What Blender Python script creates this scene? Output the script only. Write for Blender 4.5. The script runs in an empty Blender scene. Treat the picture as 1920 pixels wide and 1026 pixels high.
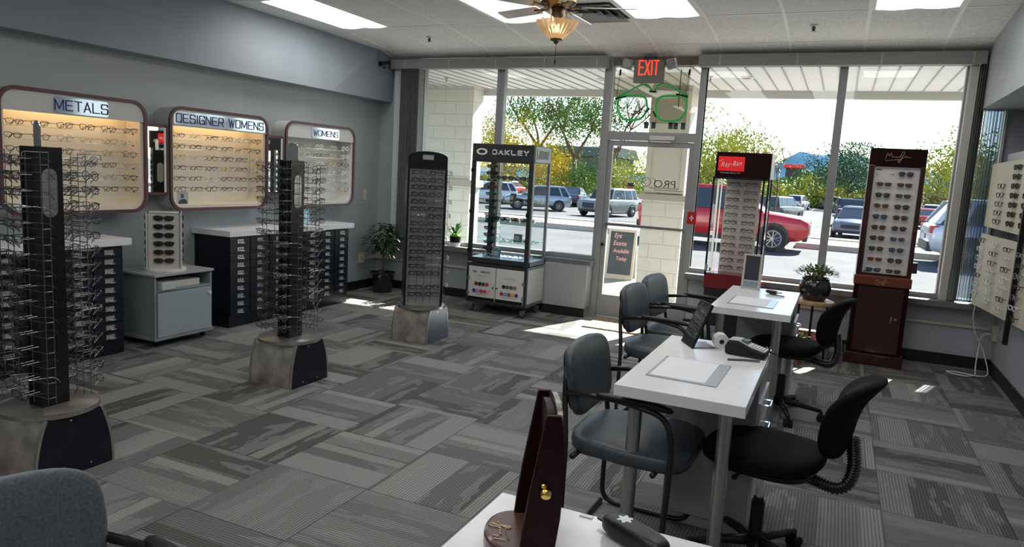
import bpy, bmesh, math, random
from mathutils import Vector, Matrix
C = bpy.context.scene.collection
SC = bpy.context.scene
PI = math.pi
R = math.radians
random.seed(7)

# ---------------------------------------------------------------- camera
def make_camera():
    yaw, pitch, roll = R(-24.1476), R(-8.0930), R(3.2896)
    ca, sa, cb, sb, cc, sc_ = math.cos(yaw), math.sin(yaw), math.cos(pitch), math.sin(pitch), math.cos(roll), math.sin(roll)
    f = Vector((sa*cb, ca*cb, sb)); r = Vector((ca, -sa, 0)); u = r.cross(f)
    r2 = cc*r + sc_*u; u2 = -sc_*r + cc*u
    m = Matrix(((r2.x, u2.x, -f.x, 0), (r2.y, u2.y, -f.y, 0), (r2.z, u2.z, -f.z, 1.489), (0, 0, 0, 1)))
    cd = bpy.data.cameras.new('camera'); cam = bpy.data.objects.new('camera', cd); C.objects.link(cam)
    cam.matrix_world = m
    cd.sensor_width = 36; cd.lens = 1344.43/1920*36; cd.clip_start = 0.05; cd.clip_end = 3000
    SC.camera = cam
make_camera()
SC.view_settings.view_transform = 'Standard'; SC.view_settings.look = 'None'
SC.view_settings.gamma = 1; SC.view_settings.use_curve_mapping = False
SC.view_settings.exposure = 0.0

# ---------------------------------------------------------------- daylight
SUN_DIR = Vector((-0.334, -1.0, -0.78)).normalized()
sd = bpy.data.lights.new('sun', 'SUN'); sd.energy = 32; sd.angle = R(0.53); sd.color = (1, .95, .86)
so = bpy.data.objects.new('sun', sd); C.objects.link(so); so.location = (5, 30, 20)
so.rotation_euler = SUN_DIR.to_track_quat('-Z', 'Y').to_euler()
w = bpy.data.worlds.new('world'); SC.world = w; w.use_nodes = True
wn = w.node_tree.nodes; wl = w.node_tree.links
sky = wn.new('ShaderNodeTexSky'); sky.sky_type = 'NISHITA'; sky.sun_disc = False
sky.sun_elevation = R(36.5); sky.sun_rotation = math.atan2(0.334, 1.0)
sky.altitude = 300; sky.air_density = 1.0; sky.dust_density = .5; sky.ozone_density = 1.5
wl.new(sky.outputs[0], wn['Background'].inputs[0]); wn['Background'].inputs[1].default_value = 0.32

# ---------------------------------------------------------------- helpers
class MB:
    """collects shapes of one mesh"""
    def __init__(s): s.v = []; s.f = []
    def add(s, vs, fs):
        b = len(s.v); s.v += [tuple(p) for p in vs]; s.f += [tuple(i+b for i in q) for q in fs]; return s
    def box(s, x0, x1, y0, y1, z0, z1, M=None):
        vs = [Vector(p) for p in ((x0,y0,z0),(x1,y0,z0),(x1,y1,z0),(x0,y1,z0),(x0,y0,z1),(x1,y0,z1),(x1,y1,z1),(x0,y1,z1))]
        if M: vs = [M @ p for p in vs]
        return s.add(vs, [(0,3,2,1),(4,5,6,7),(0,1,5,4),(1,2,6,5),(2,3,7,6),(3,0,4,7)])
    def cyl(s, a, b, r, r2=None, n=16):
        a = Vector(a); b = Vector(b); r2 = r if r2 is None else r2
        d = (b-a).normalized(); t = Vector((0,0,1)) if abs(d.z) < .9 else Vector((1,0,0))
        u = d.cross(t).normalized(); w_ = d.cross(u)
        vs = []
        for c, rr in ((a, r), (b, r2)):
            for i in range(n):
                q = 2*PI*i/n; vs.append(c + (u*math.cos(q) + w_*math.sin(q))*rr)
        fs = [(i, (i+1) % n, n+(i+1) % n, n+i) for i in range(n)] + [tuple(range(n-1, -1, -1)), tuple(range(n, 2*n))]
        return s.add(vs, fs)
    def tube(s, pts, r, n=8, closed=False, rs=None):
        pts = [Vector(p) for p in pts]; m = len(pts); vs = []; prev = None
        for i, p in enumerate(pts):
            if closed: d = pts[(i+1) % m]-pts[i-1]
            else: d = pts[min(i+1, m-1)]-pts[max(i-1, 0)]
            if d.length < 1e-9: d = Vector((0,0,1))
            d.normalize()
            if prev is None:
                t = Vector((0,0,1)) if abs(d.z) < .9 else Vector((1,0,0)); u = d.cross(t).normalized()
            else:
                u = prev - d*prev.dot(d)
                u = u.normalized() if u.length > 1e-6 else d.orthogonal().normalized()
            prev = u; w_ = d.cross(u); rr = rs[i] if rs else r
            for k in range(n):
                q = 2*PI*k/n; vs.append(p + (u*math.cos(q)+w_*math.sin(q))*rr)
        fs = []
        for i in range(m if closed else m-1):
            j = (i+1) % m
            for k in range(n): fs.append((i*n+k, i*n+(k+1) % n, j*n+(k+1) % n, j*n+k))
        if not closed: fs += [tuple(range(n-1, -1, -1)), tuple((m-1)*n+k for k in range(n))]
        return s.add(vs, fs)
    def lathe(s, prof, c=(0,0,0), n=28, M=None):
        vs = []; m = len(prof)
        for r_, z in prof:
            for k in range(n):
                q = 2*PI*k/n; p = Vector((c[0]+r_*math.cos(q), c[1]+r_*math.sin(q), c[2]+z)); vs.append(M @ p if M else p)
        fs = [(i*n+k, i*n+(k+1) % n, (i+1)*n+(k+1) % n, (i+1)*n+k) for i in range(m-1) for k in range(n)]
        if prof[0][0] > 1e-5: fs.append(tuple(range(n-1, -1, -1)))
        if prof[-1][0] > 1e-5: fs.append(tuple((m-1)*n+k for k in range(n)))
        return s.add(vs, fs)
    def prism(s, poly, a, b, fn):
        """poly: 2D outline, fn(u,v,w)->3D, w from a to b"""
        n = len(poly); vs = [fn(u, v, a) for u, v in poly]+[fn(u, v, b) for u, v in poly]
        fs = [(i, (i+1) % n, n+(i+1) % n, n+i) for i in range(n)]+[tuple(range(n-1, -1, -1)), tuple(range(n, 2*n))]
        return s.add(vs, fs)
    def ring(s, outer, inner, a, b, fn):
        n = len(outer)
        vs = [fn(u, v, a) for u, v in outer]+[fn(u, v, a) for u, v in inner]+[fn(u, v, b) for u, v in outer]+[fn(u, v, b) for u, v in inner]
        fs = []
        for i in range(n):
            j = (i+1) % n
            fs += [(i, j, n+j, n+i), (2*n+j, 2*n+i, 3*n+i, 3*n+j), (j, i, 2*n+i, 2*n+j), (n+i, n+j, 3*n+j, 3*n+i)]
        return s.add(vs, fs)
    def sq(s, c, sz, e1=.4, e2=.4, nu=28, nv=16, fn=None, M=None):
        """superquadric cushion"""
        def p(a, e): return math.copysign(abs(a)**e, a)
        vs = []; fs = []
        for i in range(nv+1):
            ph = -PI/2+PI*i/nv
            for k in range(nu):
                th = 2*PI*k/nu
                v = Vector((sz[0]*p(math.cos(ph), e1)*p(math.cos(th), e2), sz[1]*p(math.cos(ph), e1)*p(math.sin(th), e2), sz[2]*p(math.sin(ph), e1)))
                if fn: v = Vector(fn(v))
                v = v+Vector(c)
                vs.append(M @ v if M else v)
        for i in range(nv):
            for k in range(nu): fs.append((i*nu+k, i*nu+(k+1) % nu, (i+1)*nu+(k+1) % nu, (i+1)*nu+k))
        return s.add(vs, fs)
    def mesh(s, name, m, smooth=False, fix=True):
        me = bpy.data.meshes.new(name); me.from_pydata(s.v, [], s.f); me.update()
        if fix:
            bm = bmesh.new(); bm.from_mesh(me); bmesh.ops.remove_doubles(bm, verts=bm.verts, dist=1e-6)
            bmesh.ops.recalc_face_normals(bm, faces=bm.faces); bm.to_mesh(me); bm.free()
        if m: me.materials.append(m)
        if smooth:
            for p in me.polygons: p.use_smooth = True
            if smooth != 'all': me.set_sharp_from_angle(angle=R(smooth if smooth > 1 else 40))
        return me
    def build(s, name, m, parent=None, smooth=False, bev=0, loc=None, rot=None, fix=True):
        o = bpy.data.objects.new(name, s.mesh(name, m, smooth, fix)); C.objects.link(o)
        if parent: o.parent = parent
        if loc: o.location = loc
        if rot: o.rotation_euler = rot
        if bev:
            md = o.modifiers.new('bevel', 'BEVEL'); md.width = bev; md.segments = 2; md.limit_method = 'ANGLE'; md.angle_limit = R(40)
        return o

def tag(o, label=None, cat=None, group=None, kind=None):
    if label: o['label'] = label
    if cat: o['category'] = cat
    if group: o['group'] = group
    if kind: o['kind'] = kind
    return o
def thing(name, label, cat, loc=(0,0,0), rz=0, group=None):
    o = bpy.data.objects.new(name, None); o.empty_display_size = .1; C.objects.link(o)
    o.location = loc; o.rotation_euler = (0, 0, rz)
    return tag(o, label, cat, group)
def struct(o, label=None): return tag(o, label, None, None, 'structure')
def copy_tree(o, parent=None):
    c = o.copy(); C.objects.link(c)
    if parent: c.parent = parent
    for ch in list(o.children): copy_tree(ch, c)
    return c
def XZ(y): return lambda u, v, w_: (u, y+w_, v)
def YZ(x): return lambda u, v, w_: (x+w_, u, v)
def XY(z): return lambda u, v, w_: (u, v, z+w_)
def rrect(x0, x1, y0, y1, r, n=6):
    o = []
    for cx, cy, a in ((x1-r, y1-r, 0), (x0+r, y1-r, 90), (x0+r, y0+r, 180), (x1-r, y0+r, 270)):
        for i in range(n+1):
            q = R(a+90*i/n); o.append((cx+r*math.cos(q), cy+r*math.sin(q)))
    return o
def ell(cx, cy, a, b, n=24, e=1.0):
    def p(t): return math.copysign(abs(t)**e, t)
    return [(cx+a*p(math.cos(2*PI*i/n)), cy+b*p(math.sin(2*PI*i/n))) for i in range(n)]
def fillet(pts, r, n=5):
    pts = [Vector(p) for p in pts]; out = [pts[0]]
    for i in range(1, len(pts)-1):
        a, b, c = pts[i-1], pts[i], pts[i+1]
        d1 = (a-b); d2 = (c-b); rr = min(r, d1.length*.49, d2.length*.49)
        p1 = b+d1.normalized()*rr; p2 = b+d2.normalized()*rr
        for k in range(n+1):
            t = k/n; out.append(p1*(1-t)**2+b*2*t*(1-t)+p2*t*t)
    out.append(pts[-1]); return out
def text(s, size, m, parent, loc, rot, name='lettering', depth=.0006, shear=0, sx=1, align='CENTER', mirror=False, label=None, space=1.0, bold=0):
    cu = bpy.data.curves.new('t', 'FONT'); cu.body = s; cu.size = size; cu.extrude = depth; cu.shear = shear; cu.offset = bold
    cu.align_x = align; cu.align_y = 'CENTER'; cu.space_character = space
    t = bpy.data.objects.new('t', cu); C.objects.link(t)
    dg = bpy.context.evaluated_depsgraph_get(); me = bpy.data.meshes.new_from_object(t.evaluated_get(dg))
    bpy.data.objects.remove(t); bpy.data.curves.remove(cu)
    for v in me.vertices:
        v.co.x *= sx*(-1 if mirror else 1)
    if mirror: me.flip_normals()
    me.materials.clear(); me.materials.append(m)
    o = bpy.data.objects.new(name, me); C.objects.link(o); o.parent = parent; o.location = loc; o.rotation_euler = rot
    if label: o['label'] = label
    return o
GLY = {'M': [[(0,0),(0,1),(.5,.15),(1,1),(1,0)]], 'E': [[(1,1),(0,1),(0,0),(1,0)],[(0,.52),(.9,.52)]], 'T': [[(0,1),(1,1)],[(.5,1),(.5,0)]],
 'A': [[(0,0),(.5,1),(1,0)],[(.17,.32),(.83,.32)]], 'L': [[(0,1),(0,0),(1,0)]], 'S': [[(.97,.78),(.97,1),(0,1),(0,.53),(1,.53),(1,0),(0,0),(0,.24)]],
 'D': [[(0,0),(0,1),(1,1),(1,0),(0,0)]], 'I': [[(.5,0),(.5,1)]], 'G': [[(1,.78),(1,1),(0,1),(0,0),(1,0),(1,.48),(.55,.48)]], 'N': [[(0,0),(0,1),(1,0),(1,1)]],
 'R': [[(0,0),(0,1),(1,1),(1,.46),(0,.46)],[(.6,.46),(1,0)]], 'W': [[(0,1),(.27,0),(.5,.9),(.73,0),(1,1)]], 'O': [[(0,.5),(0,1),(1,1),(1,0),(0,0),(0,.5)]],
 'K': [[(0,0),(0,1)],[(.95,1),(.1,.5),(.95,0)]], 'Y': [[(0,1),(.5,.48),(1,1)],[(.5,.48),(.5,0)]], 'X': [[(0,0),(1,1)],[(0,1),(1,0)]]}
def signage(s, h, w_, th, m, parent, loc, rot, gap=None, fil=.22, name='lettering'):
    """square-shouldered sign lettering, drawn stroke by stroke"""
    gap = th*2.4 if gap is None else gap; adv = []; 
    for c in s: adv.append(w_*(.18 if c == 'I' else 1.22 if c in 'MW' else .55 if c == ' ' else 1))
    tot = sum(adv)+gap*(len(s)-1); x = -tot/2; mb = MB()
    for c, a in zip(s, adv):
        if c != ' ':
            for st in GLY[c]:
                p = [(x+(u if c != 'I' else .5)*a, 0, (v-.5)*h) for u, v in st]
                fr = .0 if c in 'MNWAKXYTLEI' else fil*min(h, a)
                if fr: p = fillet(p, fr, 4)
                p = [Vector(q) for q in p]
                for q0, q1 in zip(p, p[1:]):
                    d = (q1-q0); L = d.length
                    if L < 1e-6: continue
                    d /= L; n_ = Vector((-d.z, 0, d.x))*th/2; e = d*th*.42; k = Vector((0, .0008, 0))
                    vs = [q0-e-n_-k, q1+e-n_-k, q1+e+n_-k, q0-e+n_-k, q0-e-n_+k, q1+e-n_+k, q1+e+n_+k, q0-e+n_+k]
                    mb.add(vs, [(0,1,2,3),(7,6,5,4),(0,4,5,1),(1,5,6,2),(2,6,7,3),(3,7,4,0)])
        x += a+gap
    return mb.build(name, m, parent, loc=loc, rot=rot, fix=False)
FRONT = (PI/2, 0, 0)            # text facing -Y
RIGHT = (PI/2, 0, PI/2)         # text facing +X
ORD = ['first','second','third','fourth','fifth','sixth','seventh','eighth','ninth','tenth','eleventh','twelfth','thirteenth','fourteenth','fifteenth','sixteenth','seventeenth','eighteenth','nineteenth','twentieth']

# ---------------------------------------------------------------- materials
MATS = {}
def mat(name, col, rough=.5, metal=0, **k):
    if name in MATS: return MATS[name]
    m = bpy.data.materials.new(name); m.use_nodes = True; b = m.node_tree.nodes['Principled BSDF']
    b.inputs['Base Color'].default_value = (*col, 1); b.inputs['Roughness'].default_value = rough; b.inputs['Metallic'].default_value = metal
    if 'coat' in k: b.inputs['Coat Weight'].default_value = k['coat']; b.inputs['Coat Roughness'].default_value = .08
    if 'emit' in k: b.inputs['Emission Color'].default_value = (*k.get('ecol', col), 1); b.inputs['Emission Strength'].default_value = k['emit']
    if 'spec' in k: b.inputs['Specular IOR Level'].default_value = k['spec']
    if 'sheen' in k: b.inputs['Sheen Weight'].default_value = k['sheen']
    if 'trans' in k: b.inputs['Transmission Weight'].default_value = k['trans']
    if k.get('noise') or k.get('bump'):
        nt = m.node_tree; tc = nt.nodes.new('ShaderNodeTexCoord'); mp = nt.nodes.new('ShaderNodeMapping')
        nt.links.new(tc.outputs['Object'], mp.inputs[0]); mp.inputs['Scale'].default_value = k.get('stretch', (1,1,1))
        nz = nt.nodes.new('ShaderNodeTexNoise'); nz.inputs['Scale'].default_value = k.get('scale', 20); nz.inputs['Detail'].default_value = k.get('detail', 4)
        nt.links.new(mp.outputs[0], nz.inputs['Vector'])
        if k.get('noise'):
            mx = nt.nodes.new('ShaderNodeMix'); mx.data_type = 'RGBA'
            a = k['noise']; c2 = k.get('col2')
            mx.inputs[6].default_value = (*(tuple(c*(1-a) for c in col)), 1); mx.inputs[7].default_value = (*(c2 if c2 else tuple(min(1, c*(1+a)) for c in col)), 1)
            rp = nt.nodes.new('ShaderNodeMapRange'); rp.inputs['From Min'].default_value = .35; rp.inputs['From Max'].default_value = .65
            nt.links.new(nz.outputs[0], rp.inputs[0]); nt.links.new(rp.outputs[0], mx.inputs[0]); nt.links.new(mx.outputs[2], b.inputs['Base Color'])
        if k.get('bump'):
            bp = nt.nodes.new('ShaderNodeBump'); bp.inputs['Strength'].default_value = k['bump']; bp.inputs['Distance'].default_value = k.get('bd', .002)
            nt.links.new(nz.outputs[0], bp.inputs['Height']); nt.links.new(bp.outputs[0], b.inputs['Normal'])
    MATS[name] = m; return m
def glassmat(name, tint=(1,1,1), refl=.06, rough=0.0, solid=0.0, scol=(.5,.5,.5)):
    """thin pane: straight-through transmission with a fresnel reflection"""
    m = bpy.data.materials.new(name); m.use_nodes = True; nt = m.node_tree; nt.nodes.clear()
    out = nt.nodes.new('ShaderNodeOutputMaterial'); tr = nt.nodes.new('ShaderNodeBsdfTransparent'); gl = nt.nodes.new('ShaderNodeBsdfGlossy')
    tr.inputs[0].default_value = (*tint, 1); gl.inputs['Roughness'].default_value = rough
    lw = nt.nodes.new('ShaderNodeLayerWeight'); lw.inputs[0].default_value = .25
    mr = nt.nodes.new('ShaderNodeMapRange'); mr.inputs['To Min'].default_value = refl; mr.inputs['To Max'].default_value = .7
    nt.links.new(lw.outputs['Facing'], mr.inputs[0])
    pw = nt.nodes.new('ShaderNodeMath'); pw.operation = 'POWER'; pw.inputs[1].default_value = 3
    nt.links.new(lw.outputs['Facing'], pw.inputs[0]); nt.links.new(pw.outputs[0], mr.inputs[0])
    mx = nt.nodes.new('ShaderNodeMixShader'); nt.links.new(mr.outputs[0], mx.inputs[0]); nt.links.new(tr.outputs[0], mx.inputs[1]); nt.links.new(gl.outputs[0], mx.inputs[2])
    last = mx
    if solid > 0:
        df = nt.nodes.new('ShaderNodeBsdfDiffuse'); df.inputs[0].default_value = (*scol, 1); m2 = nt.nodes.new('ShaderNodeMixShader'); m2.inputs[0].default_value = solid
        nt.links.new(mx.outputs[0], m2.inputs[1]); nt.links.new(df.outputs[0], m2.inputs[2]); last = m2
    nt.links.new(last.outputs[0], out.inputs[0]); MATS[name] = m; return m

class NT:
    """short node-maths writer"""
    def __init__(s, m): s.t = m.node_tree; s.b = s.t.nodes.get('Principled BSDF')
    def m(s, op, a, b=0, c=0):
        n = s.t.nodes.new('ShaderNodeMath'); n.operation = op
        for i, x in enumerate((a, b, c)):
            if isinstance(x, (int, float)): n.inputs[i].default_value = x
            else: s.t.links.new(x, n.inputs[i])
        return n.outputs[0]
    def xyz(s, x, y, z):
        n = s.t.nodes.new('ShaderNodeCombineXYZ')
        for i, q in enumerate((x, y, z)):
            if isinstance(q, (int, float)): n.inputs[i].default_value = q
            else: s.t.links.new(q, n.inputs[i])
        return n.outputs[0]
    def pos(s):
        g = s.t.nodes.new('ShaderNodeNewGeometry'); sp = s.t.nodes.new('ShaderNodeSeparateXYZ'); s.t.links.new(g.outputs['Position'], sp.inputs[0]); return sp.outputs
    def noise(s, v, sc=1, det=0):
        n = s.t.nodes.new('ShaderNodeTexNoise'); n.inputs['Scale'].default_value = sc; n.inputs['Detail'].default_value = det; s.t.links.new(v, n.inputs['Vector']); return n.outputs[0]
    def white(s, v):
        n = s.t.nodes.new('ShaderNodeTexWhiteNoise'); s.t.links.new(v, n.inputs['Vector']); return n.outputs['Value']
    def mixc(s, f, a, b):
        n = s.t.nodes.new('ShaderNodeMix'); n.data_type = 'RGBA'
        if isinstance(f, (int, float)): n.inputs[0].default_value = f
        else: s.t.links.new(f, n.inputs[0])
        for i, x in ((6, a), (7, b)):
            if isinstance(x, tuple): n.inputs[i].default_value = (*x, 1)
            else: s.t.links.new(x, n.inputs[i])
        return n.outputs[2]
    def ramp(s, f, stops, const=True):
        n = s.t.nodes.new('ShaderNodeValToRGB'); n.color_ramp.interpolation = 'CONSTANT' if const else 'LINEAR'
        e = n.color_ramp.elements
        while len(e) < len(stops): e.new(.5)
        for el, (p, c) in zip(e, stops): el.position = p; el.color = (*c, 1)
        s.t.links.new(f, n.inputs[0]); return n.outputs[0]

def carpet_mat():
    m = mat('carpet_tiles', (.1,.1,.1), .72, spec=.35); t = NT(m); X, Y, Z = t.pos()
    u0 = t.m('DIVIDE', t.m('SUBTRACT', X, .335), .5435); v0 = t.m('DIVIDE', t.m('SUBTRACT', Y, 3.68), .5375)
    iu = t.m('FLOOR', u0); iv = t.m('FLOOR', v0); fu = t.m('SUBTRACT', u0, iu); fv = t.m('SUBTRACT', v0, iv)
    par = t.m('FLOORED_MODULO', t.m('ADD', iu, iv), 2)
    par = t.m('GREATER_THAN', par, .5)
    inv = t.m('SUBTRACT', 1, par)
    a = t.m('ADD', t.m('MULTIPLY', fu, inv), t.m('MULTIPLY', fv, par))    # across the ribs
    b = t.m('ADD', t.m('MULTIPLY', fv, inv), t.m('MULTIPLY', fu, par))    # along the ribs
    tid = t.m('ADD', t.m('MULTIPLY', iu, 3.17), t.m('MULTIPLY', iv, 7.31))
    rnd = t.white(t.xyz(iu, iv, 3.3))
    # wide bands
    s1 = t.m('ADD', t.m('MULTIPLY', a, 3.1), t.m('MULTIPLY', rnd, 5))
    band = t.white(t.xyz(t.m('FLOOR', s1), iu, iv))
    s2 = t.m('ADD', t.m('MULTIPLY', a, 8.3), t.m('MULTIPLY', rnd, 3))
    band2 = t.white(t.xyz(t.m('FLOOR', s2), iv, iu))
    lng = t.noise(t.xyz(t.m('MULTIPLY', a, 5), t.m('MULTIPLY', b, 1.1), tid), 1.5, 2)
    base = t.ramp(band, [(0, (.078,.075,.071)), (.22, (.125,.122,.118)), (.45, (.178,.176,.171)), (.68, (.235,.234,.228)), (.86, (.145,.141,.137))])
    light = t.m('GREATER_THAN', band2, .90)
    c1 = t.mixc(t.m('MULTIPLY', light, .55), base, (0.323,0.323,0.309))
    wv = t.m('GREATER_THAN', lng, .56)
    c2 = t.mixc(t.m('MULTIPLY', wv, .55), c1, (0.221,0.221,0.216))
    rib = t.m('SINE', t.m('MULTIPLY', a, 2*PI*36))
    fine = t.noise(t.xyz(t.m('MULTIPLY', X, 1), t.m('MULTIPLY', Y, 1), 0), 420, 1)
    k = t.m('ADD', .50, t.m('ADD', t.m('MULTIPLY', rib, .34), t.m('MULTIPLY', fine, 1.1)))
    e = t.m('MINIMUM', t.m('MINIMUM', fu, t.m('SUBTRACT', 1, fu)), t.m('MINIMUM', fv, t.m('SUBTRACT', 1, fv)))
    seam = t.m('LESS_THAN', e, .006)
    k = t.m('MULTIPLY', k, t.m('SUBTRACT', 1, t.m('MULTIPLY', seam, .45)))
    mul = t.t.nodes.new('ShaderNodeVectorMath'); mul.operation = 'SCALE'; t.t.links.new(c2, mul.inputs[0]); t.t.links.new(k, mul.inputs['Scale'])
    t.t.links.new(mul.outputs[0], t.b.inputs['Base Color'])
    bp = t.t.nodes.new('ShaderNodeBump'); bp.inputs['Strength'].default_value = .5; bp.inputs['Distance'].default_value = .003
    t.t.links.new(k, bp.inputs['Height']); t.t.links.new(bp.outputs[0], t.b.inputs['Normal']); return m
def wall_mat(name, c, c2):
    """painted wall with touched-up rectangles"""
    m = mat(name, c, .55); t = NT(m); X, Y, Z = t.pos()
    h = t.m('ADD', t.m('MULTIPLY', X, 1.0), Y)
    r1 = t.white(t.xyz(t.m('FLOOR', t.m('MULTIPLY', h, 1.45)), t.m('FLOOR', t.m('MULTIPLY', Z, 2.3)), 1))
    r2 = t.white(t.xyz(t.m('FLOOR', t.m('ADD', t.m('MULTIPLY', h, .8), .3)), t.m('FLOOR', t.m('ADD', t.m('MULTIPLY', Z, 3.4), .5)), 2))
    sm = t.noise(t.xyz(h, Z, 0), 1.2, 2)
    f = t.m('ADD', t.m('MULTIPLY', r1, .25), t.m('ADD', t.m('MULTIPLY', r2, .2), t.m('MULTIPLY', sm, .5)))
    t.t.links.new(t.mixc(f, c, c2), t.b.inputs['Base Color'])
    bp = t.t.nodes.new('ShaderNodeBump'); bp.inputs['Strength'].default_value = .08; bp.inputs['Distance'].default_value = .002
    t.t.links.new(t.noise(t.xyz(X, Y, Z), 180, 2), bp.inputs['Height']); t.t.links.new(bp.outputs[0], t.b.inputs['Normal']); return m
def block_mat():
    m = mat('painted_block', (.62,.59,.52), .8); t = NT(m); X, Y, Z = t.pos()
    h = t.m('ADD', X, Y); row = t.m('FLOOR', t.m('DIVIDE', Z, .172))
    off = t.m('MULTIPLY', t.m('FLOORED_MODULO', row, 2), .172)
    fz = t.m('FLOORED_MODULO', Z, .172); fh = t.m('FLOORED_MODULO', t.m('ADD', h, off), .344)
    j = t.m('MAXIMUM', t.m('LESS_THAN', fz, .010), t.m('LESS_THAN', fh, .010))
    n = t.noise(t.xyz(X, Y, Z), 9, 4)
    c = t.mixc(n, (.60,.57,.50), (.70,.67,.60))
    t.t.links.new(t.mixc(t.m('MULTIPLY', j, .5), c, (.30,.28,.24)), t.b.inputs['Base Color'])
    bp = t.t.nodes.new('ShaderNodeBump'); bp.inputs['Strength'].default_value = .4; bp.inputs['Distance'].default_value = .01
    t.t.links.new(t.m('SUBTRACT', 1, j), bp.inputs['Height']); t.t.links.new(bp.outputs[0], t.b.inputs['Normal']); return m

CARPET = carpet_mat()
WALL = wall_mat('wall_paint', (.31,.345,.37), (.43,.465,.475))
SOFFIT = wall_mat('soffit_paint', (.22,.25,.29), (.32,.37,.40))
WALLR = mat('right_wall_paint', (.42,.44,.48), .5, noise=.05, scale=3)
BLOCK = block_mat()
CEIL = mat('ceiling_tile', (.80,.80,.78), .9, noise=.12, scale=55, detail=3, bump=.3)
TBAR = mat('ceiling_grid', (.92,.92,.90), .35)
BASEB = mat('black_baseboard', (.012,.012,.013), .4)
ALU = mat('window_aluminium', (.30,.31,.31), .4, .1)
ALUL = mat('pale_aluminium', (.62,.60,.56), .45, .2)
SILL = mat('grey_sill', (.16,.165,.17), .5, noise=.1, scale=12)
VAL = mat('valance_grey', (.30,.30,.29), .6)
BLACK = mat('black_satin', (.007,.0075,.009), .35, spec=.3)
BLACKG = mat('black_gloss', (.008,.008,.009), .12, coat=.5)
NAVYB = mat('blue_black_paint', (.006,.009,.016), .32, noise=.25, scale=6, spec=.35)
WHITE = mat('white_laminate', (.56,.57,.59), .33, noise=.04, scale=30)
LAM = mat('desk_laminate', (.80,.80,.82), .20, noise=.03, scale=7, stretch=(1,4,1))
LAMG = mat('desk_side_grey', (.36,.37,.40), .45, noise=.05, scale=10)
CREAM = mat('cream_panel', (.84,.78,.66), .6)
CREAM2 = mat('grey_cream_panel', (.80,.79,.75), .6)
MAUVE = mat('mauve_trim', (.11,.035,.045), .4)
CASE = mat('display_casing', (.52,.52,.50), .55)
STEEL = mat('brushed_steel', (.52,.51,.49), .28, 1, noise=.12, scale=4, stretch=(40,40,1))
SWIRL = mat('swirled_steel', (.62,.57,.50), .3, .8, noise=.3, scale=9, detail=8)
CHROME = mat('chrome', (.8,.8,.8), .08, 1)
WIRE = mat('wire_grey', (.16,.16,.165), .3, .85)
MIRROR = mat('mirror_glass', (.9,.92,.92), .02, 1)
PADDLE = mat('paddle_mirror', (.42,.42,.40), .15, .9)
MAHOG = mat('mahogany', (.034,.005,.006), .25, coat=.4, noise=.3, scale=5, stretch=(9,9,1))
MAHOGD = mat('dark_mahogany', (.014,.0018,.0025), .35, spec=.12)
WOOD = mat('side_table_wood', (.42,.27,.15), .45, noise=.2, scale=8, stretch=(1,6,1))
REDP = mat('red_paint', (.45,.01,.015), .35)
FABRIC = mat('grey_fabric', (.075,.090,.105), .85, sheen=.3, noise=.25, scale=160, bump=.3)
VINYL = mat('slate_vinyl', (.046,.056,.066), .42, noise=.15, scale=60, bump=.12)
FABB = mat('black_fabric', (.0045,.0045,.006), .8, spec=.12, bump=.2, scale=220)
PLAST = mat('black_plastic', (.009,.009,.010), .4, spec=.3)
IVORY = mat('ivory_plastic', (.62,.57,.44), .4)
WHITEP = mat('white_plastic', (.78,.78,.76), .35)
PAPER = mat('white_paper', (.80,.82,.86), .7)
GREYP = mat('grey_plastic', (.30,.31,.32), .4)
GREYCART = mat('grey_cart', (.25,.29,.30), .45, noise=.04, scale=10)
NAVY = mat('navy_letters', (.010,.010,.20), .4)
GOLD = mat('gold', (.75,.5,.15), .2, 1)
BRASS = mat('antique_brass', (.16,.12,.07), .35, .9)
SOIL = mat('soil', (.03,.02,.012), .95)
POTB = mat('black_glazed_pot', (.012,.012,.014), .18, coat=.6)
LEAFD = mat('dark_leaf', (.020,.055,.018), .35, noise=.4, scale=12)
LEAFG = mat('bright_leaf', (.07,.20,.03), .4, noise=.4, scale=12)
LEAFJ = mat('jade_leaf', (.10,.19,.06), .4, noise=.35, scale=12)
BARK = mat('bark', (.16,.10,.06), .9, noise=.3, scale=30)
GLASS = glassmat('window_glass', (.96,.98,.98), .03)
CLEAR = glassmat('acrylic', (.97,.98,.98), .05)
SHELFG = glassmat('shelf_glass', (.82,.93,.92), .10)
LENS = glassmat('clear_lens', (.93,.94,.95), .06)
TINT = glassmat('tinted_lens', (.16,.17,.18), .05)
TINTB = glassmat('brown_lens', (.24,.15,.09), .05)
TINTU = glassmat('blue_lens', (.10,.16,.26), .16)
CARGL = mat('car_glass', (.03,.045,.06), .05, coat=.3)
# ================================================================ ROOM SHELL
XL, XR, YF, YB, H = -5.12, 1.333, 7.30, -3.2, 2.838
def S(mb, name, m, label=None, **k): return struct(mb.build(name, m, **k), label)
S(MB().box(XL-.2, XR+.2, YB-.2, YF+.12, -.12, 0), 'floor', CARPET, 'patterned grey carpet tile floor')
# walls
S(MB().box(XL-.2, XL, YB, YF+.1, 0, 2.3), 'wall_left', WALL, 'blue grey left wall')
S(MB().box(XR, XR+.2, YB, YF+.1, 0, 2.3), 'wall_right', WALLR, 'pale grey right wall')
S(MB().box(XL-.2, XR+.2, YB-.2, YB, 0, 2.9), 'wall_back', WALLR)
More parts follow.
